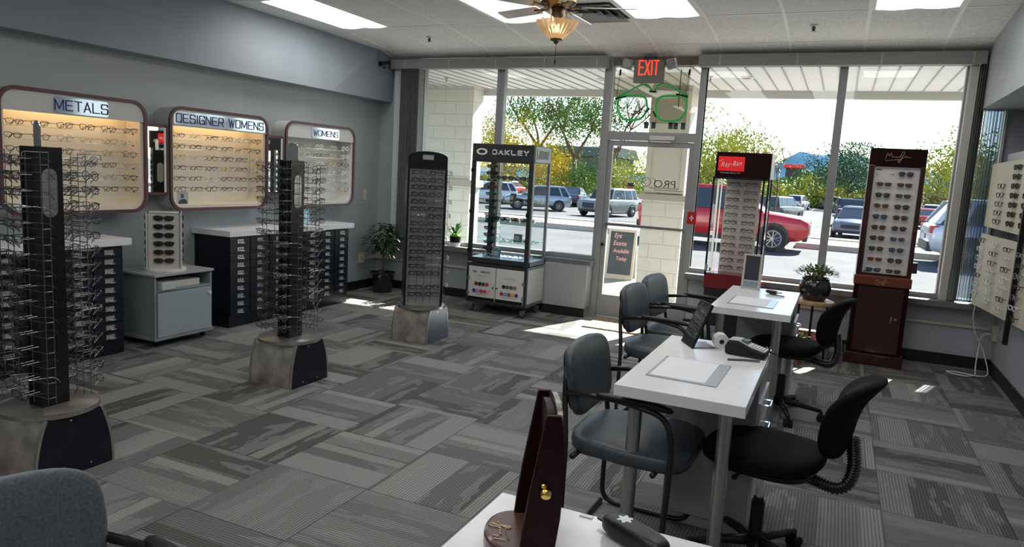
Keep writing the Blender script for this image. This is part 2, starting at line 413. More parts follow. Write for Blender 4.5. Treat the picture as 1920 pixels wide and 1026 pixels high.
# soffits
def soff(u, v, w_): return (u, w_, v)
mb = MB()
tp = [(YB, -5.15, H), (6.185, -5.14, H), (7.03, -4.96, 2.771), (YF+.04, -4.93, 2.69)]
vs = []
for y, x, z in tp: vs += [(-4.95, y, 2.215), (x, y, z+.02), (XL-.2, y, z+.02), (XL-.2, y, 2.215)]
fs = []
for i in range(3):
    for k in range(4): fs.append((i*4+k, i*4+(k+1) % 4, i*4+4+(k+1) % 4, i*4+4+k))
fs += [(0,1,2,3), (12,13,14,15)]
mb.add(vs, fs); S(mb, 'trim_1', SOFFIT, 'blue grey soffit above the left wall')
mb = MB(); vs = []
for y, z in ((YB, H), (6.185, H), (7.03, 2.771), (YF+.04, 2.69)): vs += [(.99, y, 2.225), (.99, y, z+.02), (XR+.2, y, z+.02), (XR+.2, y, 2.225)]
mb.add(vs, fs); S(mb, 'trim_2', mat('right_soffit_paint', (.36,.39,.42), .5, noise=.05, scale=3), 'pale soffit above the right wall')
# ceiling: flat, dipping towards the window head
prof = [(YB, H), (6.185, H), (7.03, 2.771), (7.34, 2.695)]
mb = MB(); vs = []
for y, z in prof: vs += [(XL-.2, y, z), (XR+.2, y, z)]
for y, z in prof: vs += [(XL-.2, y, z+.15), (XR+.2, y, z+.15)]
fs2 = [(2*i, 2*i+1, 2*i+3, 2*i+2) for i in range(3)]+[(8+2*i, 8+2*i+2, 8+2*i+3, 8+2*i+1) for i in range(3)]
mb.add(vs, fs2+[(0,2,10,8),(2,4,12,10),(4,6,14,12),(1,9,11,3),(3,11,13,5),(5,13,15,7),(6,7,15,14),(0,8,9,1)])
S(mb, 'ceiling', CEIL, 'speckled ceiling tiles')
def cz(y):
    for (a, za), (b, zb) in zip(prof, prof[1:]):
        if y <= b: return za+(zb-za)*(y-a)/(b-a)
    return prof[-1][1]
mb = MB()
cols = [-4.834+.6096*k for k in range(10)]
for x in cols:
    for (a, za), (b, zb) in zip(prof, prof[1:]):
        mb.add([(x-.012, a, za-.003), (x+.012, a, za-.003), (x+.012, b, zb-.003), (x-.012, b, zb-.003), (x-.012, a, za+.01), (x+.012, a, za+.01), (x+.012, b, zb+.01), (x-.012, b, zb+.01)],
               [(0,1,2,3),(4,7,6,5),(0,4,5,1),(1,5,6,2),(2,6,7,3),(3,7,4,0)])
for y in [7.03]+[6.185-1.2192*k for k in range(8)]: mb.box(-5.13, .99, y-.012, y+.012, cz(y)-.0035, cz(y)+.01)
S(mb, 'trim_3', TBAR, 'white ceiling grid')
# ceiling lamps (2 x 4 ft troffers) -- one visible row, plus unseen ones added as fill
LAMP = mat('lamp_diffuser', (.9,.9,.9), .4, emit=5.3, ecol=(1,.985,.965))
def troffer(x, y1, label):
    t = thing('ceiling_light', label, 'ceiling light', (x, y1-.61, H), group='recessed ceiling lights')
    MB().ring([(-.292,-.597),(.292,-.597),(.292,.597),(-.292,.597)], [(-.268,-.573),(.268,-.573),(.268,.573),(-.268,.573)], -.006, .02, XY(0)).build('frame', TBAR, t)
    vs = []; n = 12
    for i in range(n+1):
        u = -.268+.536*i/n
        for y in (-.573, .573): vs.append((u, y, -.004-.010*abs(math.sin(2*PI*i/n))))
    MB().add(vs, [(2*i, 2*i+2, 2*i+3, 2*i+1) for i in range(n)]).build('diffuser', LAMP, t, smooth='all')
    return t
rowA = 6.185
for x, y, l in ((cols[0]+.305, rowA, 'bright white recessed ceiling light next to the left soffit'),
                (cols[3]+.305, rowA-.0, 'white recessed ceiling light behind the ceiling fan blades'),
                (cols[5]+.305, rowA, 'white recessed ceiling light in front of the exit sign'),
                (cols[8]+.305, rowA, 'white recessed ceiling light near the right soffit')):
    troffer(x, y, l)
for x in (cols[3], cols[5], cols[7]):  # unseen troffers, added out of view to brighten the interior
    for k in (2, 4, 6): troffer(x+.305, rowA-1.2192*k, 'added unseen fill light in the ceiling overhead behind the viewer')
# low walls under the glazing
def low(x0, x1, y0=YF): return MB().box(x0, x1, y0, YF+.16, 0, .545)
mb = MB().box(XL, -2.305, YF, YF+.16, 0, .55).box(XL, -4.905, YF, YF+.16, .55, 2.7)
S(mb, 'wall_front', WALL, 'blue grey wall under the front windows')
S(MB().box(-2.83, -2.33, 7.10, YF, .10, .55).box(-2.81, -2.35, 7.13, YF, 0, .10), 'trim_4', mat('grey_panel', (.34,.35,.36), .5), 'boxed grey wall panel left of the door')
mb = MB().box(-1.335, XR, YF, YF+.16, 0, .55).box(1.19, XR, YF, YF+.16, .55, 2.3)
S(mb, 'wall_front', WALLR, 'pale grey wall under the front windows on the right')
S(MB().box(XL-.2, XR+.2, YF-.0, YF+.16, 2.69, 3.1), 'wall_front', VAL)
# sills
S(MB().box(-4.9, -2.31, YF-.14, YF+.05, .545, .60), 'trim_5', SILL, 'grey window sill', bev=.006)
S(MB().box(-1.335, 1.19, YF-.14, YF+.05, .53, .585), 'trim_6', SILL, 'grey window sill', bev=.006)
# baseboards
S(MB().box(XL, XL+.012, YB, YF, 0, .10), 'baseboard_left', BASEB)
S(MB().box(XR-.012, XR, YB, YF, 0, .105), 'baseboard_right', BASEB)
S(MB().box(XL, -2.81, YF-.012, YF, 0, .10).box(-2.82, -2.34, 7.115, 7.129, 0, .10), 'baseboard_front', BASEB)
S(MB().box(-1.33, XR, YF-.012, YF, 0, .105), 'baseboard_front', BASEB)
# surface conduit
CONDM = mat('cream_conduit', (.62,.58,.47), .4)
tag(MB().box(XL, -2.83, YF-.02, YF, .345, .368).box(XL, XL+.02, 7.02, YF, .345, .368).build('conduit', CONDM), 'cream conduit along the wall under the left window', 'conduit')
tag(MB().box(-.55, XR-.03, YF-.022, YF, .36, .385).build('conduit', CONDM), 'cream conduit along the wall under the right window', 'conduit')
# ---------------------------------------------------------------- windows
YG = 7.34
def window(name, x0, x1, z0, z1, label, fr=.04, m=ALU):
    t = thing(name, label, None, ((x0+x1)/2, YG, z0)); struct(t, label)
    x0 -= (x0+x1)/2*0; cx = (x0+x1)/2
    a, b = x0-cx, x1-cx; h = z1-z0
    MB().ring([(a,0),(b,0),(b,h),(a,h)], [(a+fr,fr),(b-fr,fr),(b-fr,h-fr),(a+fr,h-fr)], -.04, .04, XZ(0)).build('window_frame', m, t, bev=.003)
    MB().box(a+fr, b-fr, -.003, .003, fr, h-fr).build('pane', GLASS, t)
    return t
window('window_1', -4.56, -3.54, .60, 2.69, 'left front window beside the blinds', .045)
window('window_2', -3.54, -2.31, .60, 2.69, 'front window left of the door', .045)
window('window_3', -1.36, -.075, .585, 2.69, 'front window right of the door', .045)
window('window_4', -.125, .90, .585, 2.69, 'front window behind the tall sunglasses tower', .045)
window('window_5', 1.0, 1.19, .585, 2.69, 'narrow front window by the right wall', .02)
S(MB().box(-4.905, -4.79, YF-.03, YG+.04, .60, 2.69), 'trim_7', mat('white_jamb', (.70,.72,.74), .5), 'white window jamb in the left corner')
S(MB().box(-4.79, -4.56, YG-.01, YG+.04, .60, 2.69), 'trim_8', ALU)
S(MB().box(.872, .935, YG-.11, YG+.04, .585, 2.66), 'trim_9', ALUL, 'cream post right of the last window', bev=.004)
S(MB().box(1.165, 1.185, YG-.10, YG-.03, .585, 2.225), 'trim_10', ALUL)
S(MB().box(-.135, -.065, YG-.05, YG+.05, .585, 2.69), 'trim_29', ALU, 'grey mullion between the two right windows', bev=.003)
S(MB().box(.935, 1.0, YG-.02, YG+.03, .585, 2.69), 'trim_11', ALU)
# valances (blind head boxes)
def valance(x0, x1, z0, z1, label):
    t = thing('valance', label, 'valance', ((x0+x1)/2, 7.22, z0))
    a = (x1-x0)/2
    MB().box(-a, a, -.055, .05, 0, z1-z0).build('head_box', VAL, t, bev=.004)
    n = int((x1-x0)/.62)
    for k in range(n+1):
        MB().box(-.008, .008, -.062, -.055, .008, z1-z0-.01).build('clip', mat('pale_clip', (.42,.42,.40), .4), t, loc=(-a+.2+k*(2*a-.3)/max(n,1), 0, 0))
valance(-4.90, -2.30, 2.585, 2.69, 'long grey blind head box left of the exit sign')
valance(-1.385, .975, 2.59, 2.70, 'long grey blind head box right of the exit sign')
# vertical blinds, stacked open
def blinds(x0, n, pitch, y, z0, z1, label, m, wd=.085, ang=82):
    t = thing('vertical_blind', label, 'blinds', (x0, y, z0))
    random.seed(n)
    mb = MB()
    for k in range(n):
        a = R(ang+random.uniform(-6, 6)); c = Vector((k*pitch, 0, 0)); d = Vector((math.cos(a), math.sin(a), 0))*wd/2
        nrm = Vector((-d.y, d.x, 0)).normalized()*.0012; vs = []
        for z in (0, z1-z0):
            for s1, s2 in ((-1,-1),(1,-1),(1,1),(-1,1)): vs.append(c+d*s1+nrm*s2+Vector((0,0,z)))
        mb.add(vs, [(0,3,2,1),(4,5,6,7),(0,1,5,4),(1,2,6,5),(2,3,7,6),(3,0,4,7)])
    mb.build('slats', m, t, fix=False)
    MB().cyl((-.02,-.05,.25), (-.02,-.05,z1-z0), .003, n=6).build('wand', IVORY, t)
    return t
SLAT = mat('blind_slat', (.20,.21,.215), .5)
SLATB = glassmat('blind_vinyl', (.72,.78,.84), .1, .25, .35, (.4,.44,.48))
blinds(-4.775, 15, .018, 7.24, .64, 2.58, 'grey vertical blinds stacked in the left corner', SLAT)
blinds(.945, 5, .017, 7.21, .60, 2.60, 'grey vertical blinds stacked at the right end of the windows', SLAT)
blinds(1.03, 6, .022, 7.21, .60, 2.23, 'see-through vinyl vertical blinds under the right soffit', SLATB, ang=60)
# ---------------------------------------------------------------- door bay
S(MB().box(-2.325, -2.265, YG-.05, YG+.05, 0, 2.70), 'trim_12', ALU, 'left door post', bev=.003)
S(MB().box(-1.375, -1.315, YG-.05, YG+.05, 0, 2.70), 'trim_13', ALU, 'right door post', bev=.003)
S(MB().box(-2.265, -1.375, YG-.045, YG+.045, 1.875, 1.96), 'trim_14', ALU, 'bar over the door')
S(MB().box(-2.265, -1.375, YG-.045, YG+.045, 2.62, 2.70), 'trim_15', mat('brown_head_trim', (.19,.14,.10), .5))
t = thing('window_6', None, None, (-1.82, YG, 1.96)); struct(t, 'transom window over the door')
MB().box(-.445, .445, -.003, .003, 0, .66).build('pane', GLASS, t)
t = thing('door_1', None, None, (-1.82, YG, 0)); struct(t, 'glass front door with aluminium frame')
fr = [(-.445,.02),(.445,.02),(.445,1.87),(-.445,1.87)]
MB().ring(fr, [(-.395,.245),(.395,.245),(.395,1.815),(-.395,1.815)], -.022, .022, XZ(0)).build('door_frame', ALU, t, bev=.003)
MB().box(-.395, .395, -.003, .003, .245, 1.815).build('pane', GLASS, t)
MB().box(-.415, .415, -.055, -.03, .985, 1.012).build('push_bar', STEEL, t)
mb = MB()
mb.box(.0, .25, -.08, -.03, 1.885, 1.925).box(.02, .22, -.12, -.085, 1.86, 1.872)
mb.build('closer', ALUL, t)
MB().cyl((-.425,-.02,.78), (-.425,-.045,.78), .014).build('lock', BLACK, t)
MB().box(-.44,.44,-.03,.03,0,.018).build('threshold', ALUL, t)
# lettering on the door glass, read from outside
DL = mat('door_letters', (.06,.065,.06), .4)
text('PRO', .105, DL, t, (.175, -.006, 1.445), FRONT, mirror=True, sx=1.15)
mb = MB(); mb.tube([(-.02+.045*math.cos(q), -.006, 1.46+.045*math.sin(q)) for q in [2*PI*i/24 for i in range(24)]], .004, 5, closed=True)
mb.tube([(-.02+.022*math.cos(R(a)), -.006, 1.46+.022*math.sin(R(a))) for a in range(60, 301, 20)], .003, 5)
mb.tube([(.055, -.006, 1.50), (.075, -.006, 1.49), (.075, -.006, 1.385), (.36, -.006, 1.385)], .0035, 5)
mb.tube([(.10, -.006, 1.355), (.36, -.006, 1.355)], .0025, 5)
mb.build('emblem', DL, t)
# items around the door
t = thing('warning_sticker', 'small red sticker with a white cross on the right door post', 'sticker', (-1.335, YG-.053, 1.13))
MB().box(-.045, .045, -.002, 0, -.06, .06).build('backing', REDP, t)
MB().box(-.02, .02, -.004, -.002, -.006, .006).box(-.005, .005, -.004, -.002, -.03, .025).build('cross', WHITEP, t)
t = thing('exit_sign', 'grey exit sign with red letters and two lamp heads over the door', 'exit sign', (-1.875, 7.24, 2.555))
MB().box(-.15, .15, -.03, .03, -.115, .105).build('sign_box', mat('exit_grey', (.20,.19,.165), .6), t, bev=.004)
signage('EXIT', .135, .042, .015, mat('exit_red', (.85,.06,.03), .4, emit=1.0), t, (0, -.032, .030), (0,0,0), gap=.020)
MB().box(-.06, .06, -.03, .03, .105, .14).build('bracket', mat('dark_bracket', (.04,.035,.03), .5), t)
for s in (-1, 1):
    l = MB().box(-.055, .055, -.02, .035, -.05, .05).build('lamp_head', mat('lamp_head', (.5,.5,.5), .2, .5), t, bev=.012, loc=(s*.225, -.01, .07), rot=(R(10), R(s*-14), R(-s*12)))
    MB().lathe([(.001,0),(.02,.004),(.038,.016)], n=16, M=Matrix.Rotation(PI/2, 4, 'X')).build('reflector', CHROME, l, loc=(0,-.021,0))
# neon spectacles hanging in the transom
t = thing('neon_sign', 'green neon eyeglasses outline on a dark clear panel above the door', 'neon sign', (-1.835, 7.28, 2.23))
NEON = mat('green_neon', (.01,.34,.06), .3, emit=.22)
MB().add([Vector(p) for p in ((-.41,.012,-.18),(.36,.012,-.18),(.36,.012,.32),(-.41,.012,.32))], [(0,1,2,3)]).build('panel', glassmat('smoky_panel', (.62,.60,.50), .04), t)
def lens(sx):
    o = []
    for i in range(40):
        a = 2*PI*i/40; c, s_ = math.cos(a), math.sin(a)
        x = .158*math.copysign(abs(c)**.5, c); z = .122*math.copysign(abs(s_)**.62, s_)
        if z < 0: x *= 1-.28*(-z/.125)
        if x*sx < 0 and z > 0: x *= .93
        o.append((sx*.195+x, 0, z-.03))
    return o
for sx in (-1, 1): MB().tube(lens(sx), .011, 8, closed=True).build('lens_tube', NEON, t, smooth='all')
MB().tube(fillet([(-.37,0,.065),(-.12,0,.20),(-.05,0,.20),(-.005,0,.13)], .03), .009, 8).build('brow_tube', NEON, t, smooth='all')
MB().tube(fillet([(.36,0,.09),(.12,0,.215),(.06,0,.205),(.02,0,.14)], .03), .009, 8).build('brow_tube', NEON, t, smooth='all')
mb = MB().tube([(-.38,0,.055),(-.27,0,.085)], .012, 8).tube([(.24,0,.105),(.36,0,.085)], .012, 8).tube([(-.075,0,-.115),(-.02,0,-.03)], .009, 8).tube([(.02,0,-.06),(.055,0,-.12)], .009, 8).tube([(-.03,0,.135),(.04,0,.13)], .010, 8)
mb.tube(fillet([(-.37,-.01,.05),(-.3,-.02,-.06),(-.2,-.02,-.1),(-.06,-.01,-.07),(.02,-.01,-.03)], .05), .0025, 5)
mb.build('tube_caps', BLACK, t)
mb = MB()
for x in (-.37, .33):
    mb.tube([(x,0,.08),(x+.02,0,.3),(x+.03,-.01,.44)], .0025, 5).cyl((x+.02,-.005,.29),(x+.025,-.005,.345), .011, n=8)
for k in range(15): mb.tube([(.27+.004*(k % 2), 0, -.02+k*.024), (.27-.004*(k % 2), 0, .01+k*.024)], .004, 5)
mb.build('hanging_wires', BLACK, t)
for i, x in enumerate((-1.885, -1.81, -1.635, -1.585, -1.51)):
    tag(MB().box(x-.022, x+.022, YG-.012, YG-.005, 2.00, 2.065).build('decal', mat('dark_decal', (.035,.07,.06), .5)),
        'small square dark decal low on the transom glass, %s from the left' % ORD[i], 'decal', 'square decals on the transom')
tag(MB().box(-2.2, -1.62, 6.68, 7.2, .0005, .012).build('door_mat', mat('tan_mat', (.30,.22,.15), .95, noise=.4, scale=25)), 'tan patterned door mat on the carpet inside the door', 'door mat')

# ---------------------------------------------------------------- ceiling bits
t = thing('ceiling_vent', 'square metal air diffuser in the ceiling behind the fan', 'air vent', (cols[4]+.305, rowA-.305, H))
for k, (a, b) in enumerate(((.292,.262),(.225,.19),(.155,.12),(.085,.05))):
    z = -.004-.008*k*0
    vs = []
    for q, zz in ((a, -.030), (b, -.006)): vs += [(-q,-q,zz),(q,-q,zz),(q,q,zz),(-q,q,zz)]
    MB().add(vs, [(i, (i+1) % 4, 4+(i+1) % 4, 4+i) for i in range(4)]).build('louvre', mat('vent_metal', (.62,.63,.64), .35, .2), t)
MB().box(-.29, .29, -.29, .29, -.005, -.0042).build('duct', BLACK, t)
def sprinkler(x, y, z, label):
    t = thing('sprinkler_head', label, 'sprinkler', (x, y, z))
    MB().lathe([(.035,0),(.03,-.006),(.012,-.008)]).build('escutcheon', WHITEP, t)
    MB().cyl((0,0,-.006),(0,0,-.04), .007).lathe([(.016,-.045),(.018,-.042),(.001,-.04)]).tube([(.01,0,-.01),(.014,0,-.028),(0,0,-.04)], .003, 5).tube([(-.01,0,-.01),(-.014,0,-.028),(0,0,-.04)], .003, 5).build('head', BLACK, t)
sprinkler(-4.03, 6.572, cz(6.572), 'small sprinkler head in the ceiling near the left corner')
sprinkler(-.356, 6.538, cz(6.538), 'small sprinkler head in the ceiling right of the exit sign')
t = thing('security_camera', 'small black security camera mounted high on the left soffit', 'security camera', (-4.945, 7.02, 2.62))
MB().cyl((0,0,0),(.012,0,0), .028).cyl((.01,0,0),(.06,0,-.01), .008).build('mount', BLACK, t)
MB().cyl((.045,-.04,-.005),(.085,.06,.02), .022).cyl((.06,0,-.03),(.06,0,-.055), .012).build('camera_body', BLACK, t)
MB().tube(fillet([(.085,.06,.02),(.12,.09,-.02),(.09,.12,.05),(.08,.1,.13)], .03), .003, 5).build('cable', GREYP, t)
# ceiling fan
FX, FY = -1.97, 4.93
t = thing('ceiling_fan', 'brass ceiling fan with pale blades and a lit fluted glass shade', 'ceiling fan', (FX, FY, H))
MB().lathe([(.0,0),(.075,0),(.07,-.03),(.02,-.045),(.018,-.08),(.10,-.085),(.125,-.10),(.13,-.15),(.115,-.165),(.06,-.175),(.05,-.185)]).build('motor_housing', BRASS, t, smooth=50)
MB().lathe([(.05,-.185),(.055,-.19),(.05,-.26),(.03,-.27),(.001,-.272)]).build('light_fitter', BRASS, t, smooth=50)
BLADE = mat('fan_blade', (.80,.76,.73), .3, noise=.15, scale=5)
for k in range(5):
    q = R(17+72*k); M = Matrix.Rotation(q, 4, 'Z')
    o = rrect(.17, .56, -.062, .062, .025)
    b = MB().prism(o, 0, .006, lambda u, v, w_: (M @ (Vector((u, v*(.8+.5*(u-.17)), -.182+w_+v*.20)))))
    bl = b.build('blade', BLADE, t)
    MB().tube([M @ Vector(p) for p in ((.07,0,-.165),(.10,.01,-.188),(.14,0,-.18),(.21,.02,-.183))], .007, 6).tube([M @ Vector(p) for p in ((.10,-.01,-.186),(.15,-.02,-.18),(.21,-.02,-.188))], .006, 6).build('blade_iron', BRASS, t)
n = 48; vs = []; rows = [(.028,-.405),(.05,-.395),(.085,-.36),(.115,-.33),(.138,-.30),(.152,-.282)]
for i, (r_, z) in enumerate(rows):
    for k in range(n):
        f = 1+(.07*i/5)*(1 if k % 2 else -1); zz = z+(.012 if (k % 4 == 1 and i == 5) else 0)
        vs.append((r_*f*math.cos(2*PI*k/n), r_*f*math.sin(2*PI*k/n), zz))
fs3 = [(i*n+k, i*n+(k+1) % n, (i+1)*n+(k+1) % n, (i+1)*n+k) for i in range(len(rows)-1) for k in range(n)]
SH = mat('amber_glass_shade', (.85,.62,.36), .25, trans=.35, emit=.25, ecol=(1,.55,.22))
MB().add(vs, fs3).build('lamp_shade', SH, t)
MB().lathe([(.001,-.435),(.012,-.43),(.02,-.415),(.042,-.408),(.045,-.395),(.001,-.39)]).build('shade_cap', BRASS, t)
MB().lathe([(.001,-.335),(.022,-.325),(.028,-.30),(.015,-.28)]).build('bulb', mat('warm_bulb', (1,.7,.35), .3, emit=9), t)
MB().cyl((0,0,-.43),(0,0,-.545), .0018, n=5).cyl((0,0,-.545),(0,0,-.575), .006, .004, n=8).build('pull_chain', BLACK, t)
# wall plates
def plate(name, label, loc, rz, m=IVORY, w_=.035, h=.058, d=.006):
    t = thing(name, label, 'wall plate', loc, rz)
    MB().box(-w_, w_, -d, 0, -h, h).build('cover', m, t, bev=.002)
    for z in (-.02, .02): MB().box(-.012, .012, -d-.002, -d, z-.012, z+.012).build('socket', m, t)
    return t
plate('light_switch', 'ivory switch plate on the left wall beside the last display', (XL, 7.03, 1.12), PI/2)
plate('outlet_box', 'ivory surface outlet box low on the left wall', (XL, 6.98, .37), PI/2, d=.035, w_=.04, h=.06)
ob = plate('outlet_box', 'ivory surface outlet box low on the right wall', (XR, 7.18, .36), -PI/2, d=.035, w_=.045, h=.065)
cordpts = [(1.285,7.14,.35),(1.24,7.16,.35),(1.22,7.18,.30),(1.21,7.16,.18),(1.20,7.1,.05),(1.19,6.98,.012),(1.12,6.9,.01),(1.0,6.95,.01),(.97,7.02,.01),(1.06,7.03,.01),(1.2,6.96,.011),(1.28,7.0,.015),(1.29,7.1,.06),(1.25,7.17,.2),(1.17,7.16,.34),(1.13,7.13,.5),(1.14,7.12,.59),(1.10,7.17,.592)]
tag(MB().tube(fillet(cordpts, .05), .005, 6).build('power_cord', WHITEP, smooth='all'), 'white power cord looping from the right sill to the floor and outlet', 'cord')
# ================================================================ SPECTACLES
GM = {'black': mat('frame_black', (.012,.011,.012), .25), 'tort': mat('frame_tortoise', (.07,.025,.010), .25, noise=.6, scale=90),
      'brown': mat('frame_brown', (.10,.05,.025), .3), 'silver': mat('frame_silver', (.55,.55,.55), .2, .95), 'gun': mat('frame_gunmetal', (.10,.10,.11), .25, .9),
      'blue': mat('frame_blue', (.02,.05,.16), .25), 'clear': mat('frame_crystal', (.72,.70,.70), .15), 'red': mat('frame_red', (.45,.03,.04), .25), 'teal': mat('frame_teal', (.05,.30,.33), .25),
      'white': mat('frame_white', (.75,.75,.78), .25), 'gold': mat('frame_gold', (.5,.36,.16), .25, .9), 'pink': mat('frame_pink', (.6,.12,.2), .3)}
SHAPES = {'rect': (.0245, .0150, .45), 'round': (.0225, .0205, .95), 'cat': (.0255, .0165, .6), 'square': (.0240, .0185, .6), 'wrap': (.0300, .0165, .7)}
MC = {}
def lens_outline(sh, sx, n=20):
    a, b, e = SHAPES[sh]; cx = sx*(.031 if sh != 'wrap' else .034); o = []
    for i in range(n):
        q = 2*PI*i/n; c, s_ = math.cos(q), math.sin(q)
        x = a*math.copysign(abs(c)**e, c); z = b*math.copysign(abs(s_)**e, s_)
        if sh == 'cat' and s_ > 0: z += .004*max(0, x*sx/a)
        if z < 0 and sh != 'round': x *= 1-.18*(-z/b)
        o.append((cx+x, -.0 if sh != 'wrap' else .12*abs(cx+x)**2*6, z))
    return o
def gmesh(part, sh, m, thick):
    k = (part, sh, m.name, thick)
    if k in MC: return MC[k]
    mb = MB()
    if part == 'front':
        for sx in (-1, 1): mb.tube(lens_outline(sh, sx), thick, 5, closed=True)
        mb.tube([(-.009,0,.004),(0,-.002,.008),(.009,0,.004)], thick, 5)
        for sx in (-1, 1): mb.tube([(sx*.055,0,.008),(sx*.066,.001,.010),(sx*.067,.010,.010)], thick*1.2, 5)
    elif part == 'temple':
        mb.tube([(0,0,0),(0,.05,.0),(0,.095,-.002),(.0,.118,-.012),(.0,.135,-.032)], thick, 5, rs=[thick, thick*1.1, thick*1.1, thick*1.3, thick])
    else:
        o = lens_outline(sh, part); n = len(o); cx = sum(p[0] for p in o)/n
        mb.add(o+[(cx, -.003 if sh != 'wrap' else .0, 0)], [(i, (i+1) % n, n) for i in range(n)])
    MC[k] = mb.mesh('spectacle_part', m, 'all' if part not in ('front',) else 0); return MC[k]
NG = 0
CWORD = {'black': 'black', 'tort': 'tortoiseshell', 'brown': 'brown', 'silver': 'silver', 'gun': 'gunmetal', 'blue': 'blue', 'clear': 'clear', 'red': 'red', 'teal': 'teal', 'white': 'white', 'gold': 'gold', 'pink': 'pink'}
def glasses(loc, rz, sh, col, lens, label, name='eyeglasses', cat='glasses', group=None, thick=.0016, tilt=0, roll=0, parts=True, sc=1, fold=False):
    global NG; NG += 1
    if not label.split()[0] in ('dark', 'sports', 'black', 'slim', 'sunglasses') and len(label.split()) <= 14: label = '%s %s, %s' % (CWORD[col], name, label)
    t = thing(name, label, cat, loc, rz, group); t.rotation_euler = (tilt, roll, rz)
    if sc != 1: t.scale = (sc, sc, sc)
    fm = GM[col]
    def ch(nm, me, l=(0,0,0), r=None):
        o = bpy.data.objects.new(nm, me); C.objects.link(o); o.parent = t; o.location = l
        if r: o.rotation_euler = r
    ch('frame_front', gmesh('front', sh, fm, thick))
    for sx in (-1, 1):
        ch('lens', gmesh(sx, sh, lens, 0))
        if parts: ch('temple', gmesh('temple', 'any', fm, thick), (sx*.067, .010+(.004*sx+.004 if fold else 0), .010), (0, 0, R(sx*(86 if fold else 3))))
    return t
def rc(seed): return random.Random(seed)
CLEARMIX = ['black','tort','brown','silver','gun','black','tort','gold','silver','blue','gun','clear']
SHL = ['rect','round','cat','square','rect']

# ================================================================ LIT WALL DISPLAYS
TUBEW = mat('warm_tube', (1,.75,.45), .3, emit=7.0, ecol=(1,.68,.34))
TUBEN = mat('unlit_tube', (.7,.7,.68), .3)
def wall_display(yc, word, lit, ncol, nrow, seed, nm, sign, fs):
    W2, Hh = .5425, .84
    t = thing('wall_display_case', 'lit white display case on the left wall under the %s sign' % word if lit else 'unlit white display case on the left wall under the %s sign' % word, 'display case', (XL, yc, 1.015), PI/2)
    o = rrect(-W2, W2, 0, Hh, .12, 8); i1 = rrect(-W2+.016, W2-.016, .016, Hh-.016, .106, 8)
    MB().ring(o, i1, -.175, 0, XZ(0)).build('casing', CASE, t, smooth=30)
    MB().ring(rrect(-W2-.004, W2+.004, -.004, Hh+.004, .124, 8), rrect(-W2+.020, W2-.020, .020, Hh-.020, .10, 8), -.192, -.172, XZ(0)).build('front_rim', MAUVE, t, smooth=30)
    lin = CREAM if lit else CREAM2
    MB().ring(rrect(-W2+.015, W2-.015, .015, Hh-.015, .107, 8), rrect(-W2+.045, W2-.045, .045, Hh-.045, .085, 8), -.168, -.012, XZ(0)).prism(rrect(-W2+.03, W2-.03, .03, Hh-.03, .09, 8), -.013, -.005, XZ(0)).build('lining', lin, t, smooth=30)
    top = [p for p in rrect(-W2+.018, W2-.018, .018, Hh-.018, .104, 8) if p[1] > .66]
    ff = [(W2-.018, .685)]+[p for p in top if p[1] > .69]+[(-W2+.018, .685)]
    MB().prism(ff, -.180, -.170, XZ(0)).build('fascia', mat('fascia_grey', (.60,.60,.59), .5), t)
    MB().cyl((-W2+.12,-.12,.735), (W2-.12,-.12,.735), .013, n=10).build('light_tube', TUBEW if lit else TUBEN, t)
    sx0, sx1 = sign
    s = MB().prism(rrect(sx0, sx1, .695, .805, .018), -.186, -.180, XZ(0)).build('sign_plate', mat('sign_plate', (.55,.63,.80), .08, .45), t)
    signage(word, *fs, NAVY, s, ((sx0+sx1)/2, -.188, .750), (0,0,0))
    mb = MB(); rows = []
    for r_ in range(nrow):
        z = .60-r_*(.44/(nrow-1)); rows.append(z)
        mb.box(-W2+.05, W2-.07, -.125, -.121, z-.012, z-.006).box(-W2+.05, W2-.07, -.06, -.056, z-.012, z-.006)
    mb.build('rails', CLEAR, t)
    mb = MB()
    for z in rows: mb.cyl((W2-.075,-.12,z-.009),(W2-.065,-.12,z-.009), .006, n=8)
    mb.build('rail_pegs', mat('peg_brown', (.16,.10,.06), .4), t)
    rnd = rc(seed)
    for r_, z in enumerate(rows):
        for c in range(ncol):
            u = -W2+.115+(2*W2-.24)*c/(ncol-1)
            colr = rnd.choice(CLEARMIX if lit else ['silver','clear','gun','silver','gold','white']); sh = rnd.choice(SHL)
            glasses((XL+.156, yc+u+rnd.uniform(-.008,.008), 1.015+z+.014), PI/2, sh, colr, LENS,
                    '%s pair from the left, %s row down, under the %s sign' % (ORD[c], ORD[r_], word), group='eyeglasses under the %s sign' % word, roll=rnd.uniform(-.06,.06), thick=.0021)
    return t
wall_display(3.41, 'METALS', True, 6, 6, 1, 'm', (-.175, .225), (.066, .048, .0075))
wall_display(4.708, 'DESIGNER WOMENS', True, 6, 6, 2, 'd', (-.505, .505), (.066, .050, .0075))
wall_display(6.033, 'WOMENS', False, 5, 6, 3, 'w', (-.17, .27), (.054, .050, .0055))
# photo card in the middle display
t = thing('photo_card', 'small black and white photo card standing in the designer womens display', 'photo card', (XL+.13, 4.33, 1.062), PI/2)
MB().box(-.055, .055, -.003, 0, 0, .105).build('card', mat('card_grey', (.45,.46,.47), .4), t)
MB().prism([(-.045,.004),(.045,.004),(.04,.03),(.015,.045),(-.018,.04),(-.04,.025)], -.0045, -.003, XZ(0)).prism(ell(-.005,.068,.014,.020,14), -.0045, -.003, XZ(0)).build('portrait', mat('portrait_dark', (.04,.04,.045), .5), t)
